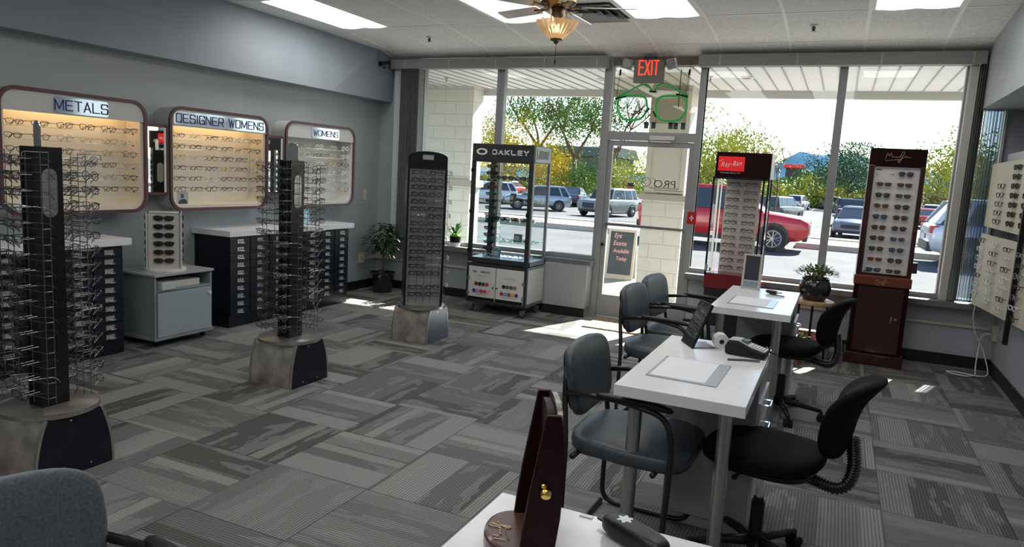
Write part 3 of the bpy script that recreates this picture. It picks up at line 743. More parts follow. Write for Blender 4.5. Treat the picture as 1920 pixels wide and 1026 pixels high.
# narrow mirrors between the displays
def mirror(yc, w_, label):
    t = thing('wall_mirror', label, 'mirror', (XL+.01, yc, 1.14), PI/2-R(3))
    a = w_/2; h = .56
    MB().box(-a, a, -.15, 0, 0, h).build('mirror_box', MAUVE, t, bev=.003)
    MB().box(-a+.012, a-.03, -.156, -.150, .025, h-.025).build('mirror_face', MIRROR, t)
    MB().box(a-.03, a-.012, -.157, -.150, .025, h-.025).build('light_strip', WHITEP, t)
mirror(4.06, .20, 'narrow mauve framed mirror between the METALS and designer displays')
mirror(5.37, .22, 'narrow mauve framed mirror between the designer and womens displays')

# ================================================================ CARD FILE CABINETS
DRAWER = mat('drawer_blue_black', (.008,.012,.020), .28, noise=.2, scale=5, spec=.4)
def cabinet_proto():
    w_ = .234
    t = thing('file_cabinet', '', 'drawer cabinet', (0,0,0), PI/2)
    MB().box(-w_/2, w_/2, 0, .40, 0, .795).build('body', NAVYB, t)
    dm = MB().box(-w_/2+.006, w_/2-.006, -.012, 0, 0, .064).mesh('drawer', DRAWER)
    hm = MB().ring([(-.034,.016),(.034,.016),(.034,.050),(-.034,.050)], [(-.027,.022),(.027,.022),(.027,.044),(-.027,.044)], -.017, -.012, XZ(0)).box(.0,.040,-.026,-.012,.014,.018).box(.034,.040,-.026,-.02,.014,.024).mesh('holder', mat('holder_silver', (.62,.62,.60), .25, .9))
    cm = MB().box(-.028, .028, -.0135, -.012, .021, .045).mesh('card', mat('label_card', (.30,.31,.33), .6))
    for k in range(10):
        d = bpy.data.objects.new('drawer', dm); C.objects.link(d); d.parent = t; d.location = (0, 0, .105+k*.0685)
        h = bpy.data.objects.new('label_holder', hm); C.objects.link(h); h.parent = d
        h = bpy.data.objects.new('label_card', cm); C.objects.link(h); h.parent = d
    return t
cab = cabinet_proto(); first = True
def row(y1, n, where, grp):
    global first
    for k in range(n):
        o = cab if first else copy_tree(cab); first = False
        o.location = (-4.712, y1-.117-.234*k, 0)
        o['label'] = 'black ten-drawer card file cabinet, %s from the window end %s' % (ORD[k], where); o['group'] = grp
row(6.20, 7, 'under the far worktop', 'card file cabinets under the far worktop')
row(3.555, 5, 'under the near worktop', 'card file cabinets under the near worktop')
TOPW = mat('worktop_white', (.80,.81,.84), .35)
tag(MB().box(XL+.002, -4.665, 4.53, 6.245, .80, .85).build('worktop', TOPW, bev=.003), 'long white worktop over the far card file cabinets', 'worktop')
tag(MB().box(XL+.002, -4.665, 2.3, 3.60, .80, .85).build('worktop', TOPW, bev=.003), 'white worktop over the near card file cabinets behind the first eyewear tower', 'worktop')
t = thing('brochure', 'pale blue folded brochure standing on the far worktop', 'brochure', (-4.93, 5.78, .85), R(80))
MB().box(-.055, .055, -.004, 0, 0, .15).box(-.055,.055,.03,.034,0,.147, Matrix.Rotation(R(10),4,'X')).build('card', mat('brochure_blue', (.35,.62,.75), .4), t, rot=(R(-8),0,0))
MB().box(-.035, .035, -.006, -.004, .05, .12).build('print', mat('brochure_light', (.6,.8,.9), .4), t, rot=(R(-8),0,0))

# ================================================================ GREY CART + SUNGLASSES SPINNER
t = thing('rolling_cart', 'grey rolling cabinet with an open shelf below the sunglasses spinner', 'cart', (-4.62, 4.02, 0), PI/2)
cw, cd_ = .272, .42
mb = MB().box(-cw, -cw+.018, 0, cd_, .07, .545).box(cw-.018, cw, 0, cd_, .07, .545).box(-cw, cw, cd_-.015, cd_, .07, .545).box(-cw-.008, cw+.008, -.012, cd_, .052, .075).box(-cw+.018, cw-.018, .0, cd_, .425, .443)
mb.build('carcass', GREYCART, t, bev=.002)
MB().box(-cw-.012, cw+.012, -.014, cd_+.01, .545, .565).build('top', mat('cart_top', (.36,.39,.39), .4), t, bev=.004)
d = MB().box(-cw+.02, cw-.02, -.014, .002, .078, .422).build('door', mat('cart_door', (.34,.40,.43), .4), t, bev=.002)
MB().cyl((cw-.045,-.014,.375),(cw-.045,-.034,.375), .012).build('knob', WHITEP, d)
for x in (-cw+.05, cw-.05):
    for y in (.05, cd_-.06): MB().cyl((x-.009,y,.022),(x+.009,y,.022), .022).cyl((x,y,.03),(x,y,.055), .012).build('caster', BLACK, t)
tag(MB().box(-4.74, -4.60, 3.80, 3.925, .4435, .50).build('box', mat('white_box', (.58,.59,.62), .6), bev=.002), 'small white box on the cart shelf, left one', 'box')
tag(MB().box(-4.80, -4.645, 3.955, 4.19, .4435, .495).build('box', mat('cream_box', (.60,.59,.53), .6), bev=.002), 'long cream box on the cart shelf, right one', 'box')
SPX, SPY = -4.80, 3.99
t = thing('sunglasses_spinner', 'white rotating countertop rack on the grey cart', 'display rack', (SPX, SPY, .565), R(48))
MB().lathe([(.155,0),(.155,.016),(.15,.02),(.0,.02)], n=40).build('base', WHITEP, t)
mb = MB().box(-.115, .115, -.10, -.092, .02, .455).box(-.115, .115, .092, .10, .02, .455).box(-.115,-.107,-.10,.10,.02,.455).box(.107,.115,-.10,.10,.02,.455).box(-.115,.115,-.1,.1,.447,.455)
for x in (-.12, .12):
    for y in (-.105, .105): mb.cyl((x,y,.02),(x,y,.46), .006, n=8)
mb.build('panels', mat('spinner_panel', (.60,.59,.56), .5), t)
for f, (nm, seed) in enumerate((('front', 5), ('right side', 6), ('left side', 7))):
    rnd = rc(seed)
    for r_ in range(6):
        z = .565+.415-r_*.066; ang = R(48)+(0, PI/2, -PI/2)[f]; dist = (.118, .135, .135)[f]
        d = Vector((math.sin(ang), -math.cos(ang)))*dist
        glasses((SPX+d.x, SPY+d.y, z), ang, 'wrap', ('black','black','black','black','tort','brown')[r_], (TINT if r_ < 4 else TINTB), 'dark wraparound sunglasses, %s from the top on the %s of the spinner' % (ORD[r_], nm),
                'sunglasses', 'sunglasses', 'sunglasses on the countertop spinner', thick=.0028, sc=1.08)

# ================================================================ FLOOR TOWERS WITH WIRE RACKS
def tower_base(name, label, x, y, disc=.205, side=NAVYB, rz=0, zt=.285):
    t = thing(name, label, 'eyewear tower', (x, y, 0), rz)
    ax, ay = .165, .19
    def half(z): return ay*(1-.28*(z/zt)**2.2)
    N = 10; pts = [(half(zt*i/N), zt*i/N) for i in range(N+1)]
    out = pts+[(-a, z) for a, z in reversed(pts)]
    ins = [(a-.012 if a > 0 else a+.012, z) for a, z in out]
    for s in (-1, 1):
        x0 = ax if s > 0 else -ax-.012
        p = MB().prism(ins, x0, x0+.012, YZ(0)).build('side_panel', side, t)
        mb = MB()
        for sy in (-.07, .07): mb.cyl((s*(ax+.012), sy, .03), (s*(ax+.0145), sy, .03), .005, n=8)
        mb.cyl((s*(ax+.012), -.02, .26), (s*(ax+.0145), -.02, .26), .005, n=8).build('screws', CHROME, p)
        MB().ring(out, ins, x0-.001, x0+.013, YZ(0)).build('edge_trim', mat('edge_alu', (.5,.49,.46), .3, .9), p)
    for s in (-1, 1):
        mb = MB(); vs = []
        for a, z in pts: vs += [(-ax, s*(a-.008), z), (ax, s*(a-.008), z)]
        mb.add(vs, [(2*i, 2*i+1, 2*i+3, 2*i+2) for i in range(N)]).build('curved_panel', SWIRL, t, smooth='all')
    MB().lathe([(0,zt),(disc-.004,zt),(disc,zt+.003),(disc,zt+.017),(disc-.004,zt+.02),(0,zt+.02)], n=56).build('disc', mat('disc_top', (.30,.28,.26), .3, .7), t, smooth=40)
    MB().ring(ell(0,0,disc+.002,disc+.002,56), ell(0,0,disc-.003,disc-.003,56), zt+.001, zt+.021, XY(0)).build('disc_rim', STEEL, t)
    return t
def wire_rack(t, sgn, zs, y0=.10, hw=.15):
    mb = MB(); r = .0022
    zt, zb = zs[0]+.045, zs[-1]-.04
    for x in (-hw, -.05, .05, hw): mb.tube([(x, sgn*y0, zb), (x, sgn*y0, zt)], r, 4)
    for x in (-hw, hw): mb.tube([(x, sgn*(y0-.035), zb), (x, sgn*(y0-.035), zt)], r, 4)
    for z in zs:
        mb.tube([(-hw, sgn*(y0-.035), z-.012), (-hw, sgn*y0, z-.012), (hw, sgn*y0, z-.012), (hw, sgn*(y0-.035), z-.012)], r, 4)
        for cx in (-.075, .075):
            # cradle: arms run out, drop, and kick up in an open V
            for s in (-.018, .018):
                mb.tube([(cx+s, sgn*y0, z+.012), (cx+s, sgn*(y0+.075), z+.010), (cx+s, sgn*(y0+.060), z-.022), (cx+s, sgn*(y0+.105), z+.020)], r, 4)
            mb.tube([(cx-.018, sgn*(y0+.105), z+.020), (cx+.018, sgn*(y0+.105), z+.020)], r, 4)
    for x in (-hw, hw): mb.tube(fillet([(x, sgn*(y0-.035), zt-.004), (x, sgn*(y0+.075), zt-.004), (x, sgn*(y0+.075), zt-.03)], .012, 3), r, 4)
    return mb.build('wire_rack', WIRE, t, fix=False)
def tower(x, y, which, seed, ztop=1.475, rz=0):
    t = tower_base('eyewear_tower', 'black eyewear tower with wire racks and oval mirror, %s' % which, x, y)
    MB().box(-.042, .042, -.058, .058, .305, ztop).build('column', BLACK, t, bev=.004)
    for s in (-1, 1):
        MB().box(s*.044-.006, s*.044+.006, -.062, .062, .30, ztop+.004).build('side_board', mat('tower_board', (.006,.006,.008), .22), t)
        f = lambda u, v, w_, s=s: (s*(.050+w_), u, v)
        m_ = MB().prism(rrect(-.034, .034, 1.17, 1.385, .033, 8), 0, .003, f).build('oval_mirror', PADDLE, t)
    MB().prism(rrect(-.036, .036, ztop-.02, 1.592, .035, 8), -.003, .003, (lambda u, v, w_: (u*.6+.01, w_-.02, v)) if seed == 11 else (lambda u, v, w_: (u*.75+.02, u*.75-.02+w_, v))).build('top_mirror', PADDLE, t)
    zs = [1.415-.0685*k for k in range(16)]
    for s in (-1, 1): wire_rack(t, s, zs)
    rnd = rc(seed)
    for s, side in ((-1, 'near'), (1, 'window')):
        for k, z in enumerate(zs):
            for c, cx in enumerate((-.075, .075)):
                if rnd.random() < .10: continue
                col = rnd.choice(['gun','gun','black','silver','gun','tort','black','black'])
                glasses((x+cx, y+s*(.175), z+.012), 0 if s < 0 else PI, rnd.choice(SHL), col, LENS,
                        '%s row down, %s column, %s rack of the %s' % (ORD[k], ('left', 'right')[c if s < 0 else 1-c], side, which), group='eyeglasses on the '+which, tilt=rnd.uniform(-.15, .05), thick=.0017)
    return t
tower(-3.235, 2.055, 'nearest black tower', 11)
tower(-3.285, 3.715, 'middle black tower', 12)

# third tower: arched header, grey glazed face
TX, TY, TA = -3.215, 5.28, R(39)
t = tower_base('eyewear_tower', 'eyewear tower with an arched black header and grey panel near the window', TX, TY, side=mat('steel_side', (.22,.25,.30), .3, .85))
t3 = MB().box(-.15, .15, -.07, .07, .305, 1.50).build('column', mat('grey_back_panel', (.30,.30,.30), .6), t, rot=(0,0,TA))
ax_ = [(-.165,1.47),(.165,1.47),(.165,1.565)]+[(.165*math.cos(R(a)), 1.565+.05*math.sin(R(a))) for a in range(10, 180, 10)]+[(-.165,1.565)]
h_ = MB().prism(ax_, -.085, -.065, XZ(0)).build('header', BLACK, t, rot=(0,0,TA))
MB().box(-.045, .045, -.088, -.085, 1.545, 1.585).build('name_plate', mat('plate_silver', (.5,.5,.5), .3, .6), h_)
for s in (-1, 1):
    MB().box(s*.157-.008, s*.157+.008, -.088, .088, .305, 1.50).build('side_board', BLACK, t, rot=(0,0,TA))
    MB().prism(rrect(-.03, .03, 1.17, 1.37, .029, 8), 0, .003, lambda u, v, w_, s=s: (s*(.165+w_), u-.02, v)).build('oval_mirror', PADDLE, t, rot=(0,0,TA))
zs3 = [1.44-.0605*k for k in range(18)]
mb = MB()
for xx in (-.13,-.06,0,.06,.13): mb.tube([(xx,-.10,.33),(xx,-.10,1.47)], .0018, 4)
for z in zs3: mb.tube([(-.14,-.10,z-.014),(.14,-.10,z-.014)], .0018, 4)
for z in zs3: mb.tube([(.19,-.05,z-.014),(.19,.05,z-.014)], .0018, 4)
for yy in (-.05, .05): mb.tube([(.19,yy,.33),(.19,yy,1.47)], .0018, 4)
mb.build('wire_rack', WIRE, t, rot=(0,0,TA), fix=False)
rnd = rc(13); MA = Matrix.Rotation(TA, 3, 'Z')
for k, z in enumerate(zs3):
    for c, cx in enumerate((-.072, .072)):
        if k == 15: continue
        p = MA @ Vector((cx, -.115, z)); glasses((TX+p.x, TY+p.y, z), TA, rnd.choice(SHL), rnd.choice(['black','black','gun','black','silver','black']), LENS,
            '%s row down, %s column, front of the arched grey tower' % (ORD[k], ('left','right')[c]), group='eyeglasses on the arched tower', tilt=rnd.uniform(-.1,.1), thick=.0026, fold=True)
    if k % 2 == 0:
        p = MA @ Vector((.215, 0, z)); glasses((TX+p.x, TY+p.y, z), TA+PI/2, rnd.choice(SHL), rnd.choice(['silver','clear','white']), LENS,
            '%s pair down on the right side of the arched grey tower' % ORD[k//2], group='eyeglasses on the side of the arched tower', thick=.0019, parts=False)
# ================================================================ OAKLEY SHOWCASE
ox0, ox1, oy0, oy1 = -3.49, -2.80, 6.62, 7.09
t = thing('display_showcase', 'tall wheeled glass showcase with a charcoal header left of the door', 'showcase', ((ox0+ox1)/2, oy0, 0))
OG = mat('showcase_charcoal', (.030,.033,.036), .35); OA = mat('showcase_alu', (.32,.34,.35), .35, .7); OW = mat('showcase_white', (.66,.66,.63), .4)
# measured at y=6.87 and moved forward along the sight lines
k_ = oy0/6.87
def oz(z): return 1.489+(z-1.489)*k_
a = (ox1-ox0)/2; dp = oy1-oy0
zt_, zh, zg, zm = oz(1.765), oz(1.585), oz(.505), oz(.50)
MB().box(-a, a, 0, dp, zh, zt_).build('header', OG, t, bev=.004)
MB().box(a-.002, a+.003, .03, dp-.03, zh+.01, zt_-.01).build('header_side_panel', OA, t)
mb = MB()
for k in range(7):
    y = .10+k*.04
    mb.add([(a+.0045, y, zh+.045), (a+.0045, y+.018, zh+.045), (a+.0045, y+.055, zt_-.045), (a+.0045, y+.037, zt_-.045)], [(0,1,2,3)])
mb.box(a+.003, a+.005, .07, .08, zh+.035, zt_-.035).build('vent_stripes', BLACK, t)
signage('OAKLEY', .040, .046, .012, WHITEP, t, (.085, -.004, (zh+zt_)/2+.005), (0,0,0), gap=.024, fil=0)
MB().ring(ell(-.235,(zh+zt_)/2+.005,.062,.034,28), ell(-.235,(zh+zt_)/2+.005,.040,.018,28), -.005, 0, XZ(0)).build('emblem', WHITEP, t)
mb = MB().ring([(-a,zm),(a,zm),(a,zh),(-a,zh)], rrect(-a+.045,a-.045,zm+.045,zh-.012,.018,0)[::1], 0, .02, XZ(0)) if False else MB()
mb.box(-a, -a+.045, 0, .02, zm, zh).box(a-.045, a, 0, .02, zm, zh).box(-a+.045, a-.045, 0, .02, zm, zm+.05).box(-a+.045, a-.045, 0, .02, zh-.012, zh)
mb.build('door_frame', OG, t)
mb = MB()
for x in (-a+.014, a-.014): mb.box(x-.014, x+.014, dp-.028, dp, zm, zh)
for s in (-1, 1): mb.box(s*(a-.014)-.014, s*(a-.014)+.014, .02, .05, zm, zh).box(s*(a-.01)-.01, s*(a-.01)+.01, .02, dp, zm, zm+.045)
mb.build('corner_posts', OA, t)
mb = MB().box(-a+.04, a-.04, .009, .012, zm+.04, zh).box(-a+.02, a-.02, dp-.012, dp-.009, zm+.01, zh)
for s in (-1, 1): mb.box(s*(a-.006)-.0015, s*(a-.006)+.0015, .05, dp-.028, zm+.045, zh)
mb.build('glazing', GLASS, t)
MB().box(-a+.02, a-.02, .02, dp-.03, zm, zm+.045).build('deck', mat('showcase_deck', (.55,.62,.70), .2), t)
shz = [oz(z) for z in (1.39, 1.16, .95, .73)]
for z in shz: MB().box(-a+.025, a-.025, .05, dp-.03, z, z+.006).build('shelf', SHELFG, t)
MB().box(-a+.11, -a+.17, .22, .25, zm+.045, zh).build('display_column', mat('smoked_column', (.05,.055,.06), .3), t)
for z in (zh-.1, (zm+zh)/2, zm+.12): MB().box(-a-.002, -a+.03, -.008, 0, z-.018, z+.018).build('door_hinge', BLACK, t)
MB().box(a-.05, a-.02, -.01, 0, (zm+zh)/2-.02, (zm+zh)/2+.02).build('door_latch', BLACK, t)
MB().ring([(-a,.11),(a,.11),(a,zm-.012),(-a,zm-.012)], [(-a+.03,.14),(a-.03,.14),(a-.03,zm-.045),(-a+.03,zm-.045)], -.004, .02, XZ(0)).build('base_frame', OG, t, bev=.003)
MB().box(-a+.005, a-.005, .02, dp, .11, zm-.012).build('base_box', OA, t)
MB().box(a-.004, a+.004, .03, dp-.03, .15, zm-.04).build('base_side_panel', mat('showcase_side', (.50,.52,.52), .4), t)
dots = [[(.20,.02,.04),(.02,.02,.02),(.05,.09,.07),(.45,.05,.10)], [(.05,.04,.25),(.5,.25,.35),(.45,.08,.12),(.5,.12,.10),(.75,.45,.42)],
        [(.03,.03,.03),(.12,.12,.13),(.05,.15,.08),(.45,.15,.15)], [(.6,.02,.03),(.15,.35,.6),(.25,.10,.05),(.6,.45,.08),(.14,.04,.25)]]
for s in (-1, 1):
    x0, x1 = (-a+.03, -.004) if s < 0 else (.004, a-.03)
    d = MB().box(x0, x1, -.010, .002, .135, zm-.045).build('door', OW, t, bev=.002)
    MB().box(x0+.002, x1-.002, -.0115, -.010, .137, .172).build('black_band', BLACK, d)
    for r_ in range(2):
        cs = dots[(0 if s < 0 else 2)+r_]
        for k, c in enumerate(cs):
            cx = (x0+x1)/2-.035*s*0+(k-(len(cs)-1)/2)*.042; cz_ = .31-.075*r_
            MB().prism(ell(cx, cz_, .021, .021, 20), -.0125, -.0100, XZ(0)).build('lens_swatch', mat('swatch_%d_%d_%d' % (s+1, r_, k), c, .15, coat=.5), d)
    mb = MB()
    for z, q in ((.40, .07), (.392, .06), (.20, .09), (.195, .07), (.355, .03)): mb.box((x0+x1)/2-q, (x0+x1)/2+q, -.0108, -.010, z, z+.0025)
    mb.build('fine_print', GREYP, d)
    mb = MB()
    for z in (.21, .36):
        hx = x0 if s < 0 else x1
        mb.box(hx-.012, hx+.012, -.016, -.004, z-.02, z+.02)
    mb.build('hinge', OA, d); MB().cyl(((-.025 if s < 0 else .02), -.010, .285), ((-.025 if s < 0 else .02), -.022, .285), .007).build('knob', BLACK, d)
text('PRIZM', .028, BLACK, t, (-.12, -.0115, .435), FRONT, sx=1.4, name='lettering')
text('MADE IN THE USA', .018, WHITEP, t, (-.18, -.0125, .154), FRONT, sx=1.1) if False else None
MB().ring(ell(-.245,.437,.022,.011,20), ell(-.245,.437,.014,.006,20), -.0115, -.010, XZ(0)).build('emblem', BLACK, t)
for x in (-a+.05, a-.05):
    for y in (.05, dp-.05):
        c_ = MB().cyl((x-.012,y,.034),(x+.012,y,.034), .034).build('caster', mat('caster_grey', (.10,.10,.10), .4), t)
        MB().box(x-.022, x+.022, y-.03, y+.03, .066, .075).box(x-.02,x-.014,y-.02,y+.02,.03,.07).box(x+.014,x+.02,y-.02,y+.02,.03,.07).cyl((x-.02,y,.034),(x+.02,y,.034),.010).build('fork', OA, c_)
cxo = (ox0+ox1)/2
def on_shelf(z, xs, sh, cols, lens, label, grp, y=.20, sc=1.0, nm='sunglasses'):
    for i, x in enumerate(xs):
        glasses((cxo+x, oy0+y, z+.02), R(-12+7*(i % 4)), sh, cols[i % len(cols)], lens, '%s %s' % (label, 'counted %s from the left' % ORD[i]), nm, 'sunglasses', grp, thick=.0024, sc=sc)
on_shelf(shz[0]+.004, [-.10,.05,.19], 'wrap', ['teal','black','gun'], TINT, 'sports sunglasses on the top showcase shelf,', 'sunglasses on the showcase shelves', sc=1.15)
on_shelf(shz[1]+.004, [.18], 'wrap', ['black'], TINT, 'black sunglasses on the second showcase shelf,', 'sunglasses on the showcase shelves')
on_shelf(shz[2]+.004, [-.20,-.09,.03,.14,.24], 'wrap', ['tort','black','gun','red','black'], TINT, 'sports sunglasses on the third showcase shelf,', 'sunglasses on the showcase shelves', sc=1.1)
on_shelf(shz[3]+.004, [-.18,.19], 'rect', ['teal','silver'], LENS, 'slim pair on the fourth showcase shelf,', 'eyewear on the lower showcase shelf', nm='eyeglasses')
on_shelf(zm+.05, [-.2,.05,.17,.24], 'rect', ['clear','blue','clear','silver'], LENS, 'pair on the bottom showcase deck,', 'eyewear on the showcase deck', nm='eyeglasses', y=.14)
cc = ['white','black','white','red','teal','blue','brown','black','teal','gun','tort','gun','black','gun','black']
for k in range(14):
    z = zh-.05-k*.072
    glasses((cxo-a+.14, oy0+.20, z), 0, 'wrap', cc[k], TINT, 'sunglasses on the dark column inside the showcase, %s from top' % ORD[k], 'sunglasses', 'sunglasses', 'sunglasses on the showcase column', thick=.0026)
for (x, z, w_, l) in ((.14, shz[3]+.006, .10, 'small dark product card standing on the fourth showcase shelf'), (-.10, zm+.046, .11, 'small blue product card standing on the showcase deck'), (.06, shz[1]+.006, .07, 'small brown product box standing on the second showcase shelf')):
    q = thing('product_card', l, 'card', (cxo+x, oy0+.17, z), R(-8))
    MB().box(-w_/2, w_/2, -.003, .003, 0, .085).build('card', mat('card_%s' % l[6:10], (.12,.16,.20) if 'dark' in l else (.15,.28,.42) if 'blue' in l else (.10,.06,.04), .3), q, rot=(R(-10),0,0))
    MB().box(-w_/2+.008, w_/2-.03, -.0045, -.003, .02, .065).build('print', mat('card_print', (.45,.5,.5), .4), q, rot=(R(-10),0,0))

# ================================================================ RAY-BAN TOWER
ry0, ry1 = 6.80, 7.12; rx0, rx1 = -1.085, -.595; rcx = (rx0+rx1)/2; a = (rx1-rx0)/2; dp = ry1-ry0
t = thing('display_tower', 'tall eyeglasses tower with a red logo sign right of the door', 'display tower', (rcx, ry0, 0))
MB().box(-a+.012, a, 0, dp, 1.545, 1.775).build('header', MAHOGD, t, bev=.004)
MB().box(a-.002, a+.004, .005, dp-.005, 1.55, 1.772).build('header_side', mat('header_side_grey', (.30,.27,.28), .4), t)
s = MB().prism(rrect(-.21, .02, 1.605, 1.735, .006), -.006, 0, XZ(0)).build('sign_plate', mat('logo_red', (.80,.012,.015), .35, emit=.25), t)
text('Ray-Ban', .058, WHITEP, s, (-.096, -.0075, 1.668), (PI/2, R(-6), 0), shear=.3, sx=.9, space=1.08)
mb = MB().tube([(-.20,-.008,1.685),(-.185,-.008,1.698),(-.165,-.008,1.705)], .002, 5)
mb.build('flourish', WHITEP, s)
text('GENUINE SINCE 1937', .018, mat('small_print', (.5,.45,.45), .4), t, (-.098, -.002, 1.588), FRONT, sx=1.05)
mb = MB()
for x, y in ((-a+.008,.008),(a-.045,.008),(a-.008,.06),(a-.008,dp-.008),(-a+.008,dp-.008)): mb.box(x-.008, x+.008, y-.008, y+.008, .64, 1.545)
mb.box(-a, a, 0, .012, 1.532, 1.548).build('frame_posts', BLACK, t)
mb = MB().box(-a+.016, a-.05, .004, .007, .66, 1.535)
for s_ in (-1, 1): mb.box(s_*(a-.006)-.002, s_*(a-.006)+.002, .016, dp-.016, .66, 1.545)
mb.build('clear_cover', CLEAR, t)
MB().box(-.155, .155, dp-.09, dp-.08, .66, 1.535).build('backing', mat('pinkish_panel', (.85,.72,.66), .6), t)
MB().box(-a+.03, -a+.045, .09, .105, .66, 1.53).box(-a+.06, -a+.07, .12, .13, .66, 1.53).build('light_strip', mat('tower_strip', (.9,.88,.8), .3, emit=.5), t)
MB().box(-a, a, 0, dp, .52, .66).build('red_band', mat('red_band', (.16,.008,.012), .3, coat=.3), t, bev=.003)
MB().box(-a+.01, a-.01, .01, dp, 0, .52).build('plinth', BLACKG, t, bev=.003)
mb = MB().cyl((-a+.02,-.012,.68),(-a+.02,-.012,.74),.008).cyl((-a+.05,-.012,.68),(-a+.05,-.012,.71),.008)
mb.build('lock', CHROME, t)
rnd = rc(31)
for k in range(12):
    z = 1.49-k*.071
    for c, x in enumerate((-.078, .078)):
        glasses((rcx+x, ry0+dp-.15, z), rnd.uniform(-.1, .1), rnd.choice(['rect','square','round','square']), rnd.choice(['black','black','tort','gun','black','brown']), LENS,
                '%s row down, %s column, in the red-signed tower' % (ORD[k], ('left','right')[c]), group='eyeglasses in the red-signed tower', thick=.0024, parts=True, fold=True, sc=.95)
    MB().box(-.15, .15, dp-.155, dp-.15, z-.024, z-.019).build('rail', CLEAR, t)

# ================================================================ MAUI JIM TOWER
mx0, mx1, my0, my1 = .19, .63, 6.85, 7.12
km = my0/7.05
def mz(z): return 1.489+(z-1.489)*km
mcx = (.19+.63)/2*km; a = .218*km; dp = my1-my0
t = thing('sunglasses_tower', 'tall mahogany tower of sunglasses with gold script by the window', 'display tower', (mcx, my0, 0))
ztp, zpt, zpb, zl = mz(1.872), mz(1.703), mz(.779), mz(.75)
MB().box(-a, a, .02, dp-.04, zpt+.01, ztp).build('header', MAHOGD, t, bev=.003)
MB().box(-a, -a+.045, .01, dp-.04, zl, zpt+.02).box(a-.035, a, .01, dp-.04, zl, zpt+.02).box(-a, a, .06, dp-.04, zl, zpt).build('upper_case', MAHOG, t, bev=.003)
MB().box(-a+.046, a-.036, .045, .06, zpb, zpt+.005).build('sunglasses_panel', mat('pale_panel', (.66,.63,.62), .45), t)  # one even pale grey base colour
MB().box(-a-.01, a+.01, -.025, dp-.02, zl-.075, zl+.01).build('ledge', mat('warm_mahogany', (.14,.030,.012), .3, coat=.3), t, bev=.008)
MB().box(-a+.0, a-.0, .0, dp-.03, .07, zl-.075).build('lower_case', MAHOGD, t, bev=.004)
d = MB().box(-a+.035, a-.035, -.010, .002, .115, zl-.085).build('door', MAHOG, t, bev=.003)
MB().cyl((.10,-.028,.39),(.10,-.028,.45), .004).cyl((.10,-.028,.395),(.10,-.01,.395),.003).cyl((.10,-.028,.445),(.10,-.01,.445),.003).build('handle', CHROME, d)
MB().cyl((.135,-.018,.425),(.135,-.008,.425), .009).build('lock', CHROME, d)
MB().box(-a-.018, a+.018, -.02, dp-.01, 0, .10).build('plinth', MAHOG, t, bev=.006)
MB().prism([(0,-.05)]+[(.045*math.cos(R(q)), .05*math.sin(R(q))) for q in range(-90, 91, 15)]+[(0,.05)], -.045, .045, lambda u, v, w_: (a+u, .09+v, zl+.10+w_)).build('side_block', MAHOG, t)
MB().cyl((a-.02, .0, 1.19), (a-.02, .012, 1.19), .008).build('case_lock', BRASS, t)
GS = mat('gold_script', (.55,.42,.28), .35, .6)
def script(parent, cx, cy, z, s, name='script'):
    """hand-drawn signature strokes"""
    st = [[(-.5,-.1),(-.42,.28),(-.36,-.02),(-.28,.3),(-.24,-.05),(-.16,.06),(-.12,-.04),(-.06,.06),(-.02,-.05),(.03,.05)],
          [(.06,.0),(.12,.25),(.2,.34),(.24,.22),(.14,.05),(.1,-.2),(.04,-.32),(.0,-.22),(.12,-.05),(.26,.02),(.3,.1),(.32,-.02),(.38,.06),(.42,-.02),(.5,.02)], [(-.5,-.2),(-.1,-.14),(.15,-.13)]]
    mb = MB()
    for q in st: mb.tube(fillet([(cx+x*s, cy, z+y*s*.8) for x, y in q], .02*s*10), .0022*s/.2, 4)
    return mb.build(name, GS, parent)
script(t, 0, .016, (zpt+ztp)/2+.01, .19)
script(t, 0, -.028, zl-.035, .11)
cols = [None,(TINT,'black'),(TINTB,'brown'),(TINT,'tort'),(TINT,'black'),(TINT,'gun'),(TINTB,'gold'),(TINT,'black'),(TINTU,'black'),(TINT,'tort'),(TINTB,'brown'),(TINT,'tort'),(TINT,'black'),(TINTU,'silver'),(TINT,'black'),(TINTU,'blue'),(TINTB,'red'),(TINT,'black'),(TINTU,'blue'),(TINT,'black')]
rnd = rc(32)
for k in range(10):
    z = zpt-.045-k*(zpt-zpb-.075)/9
    for c, x in enumerate((-.077, .077)):
        q = cols[k*2+c]
        if q: glasses((mcx+x-.004, my0+.02, z), 0, rnd.choice(['square','rect','square','cat']), q[1], q[0], '%s row down, %s column, on the mahogany tower panel' % (ORD[k], ('left','right')[c]),
                'sunglasses', 'sunglasses', 'sunglasses on the mahogany tower', thick=.0020, parts=False, sc=.97)
MB().box(-a+.06, -a+.10, .043, .0455, zpt-.018, zpt-.010).box(-a+.06, -a+.10, .043, .0455, zpb+.008, zpb+.016).build('small_label', BLACK, t)
mb = MB()
for x in (-.12, -.02, 0.0): mb.sq((x-.02, .035, zpt-.045), (.006,.008,.006), 1, 1, 10, 8)
mb.build('pegs', WHITEP, t)

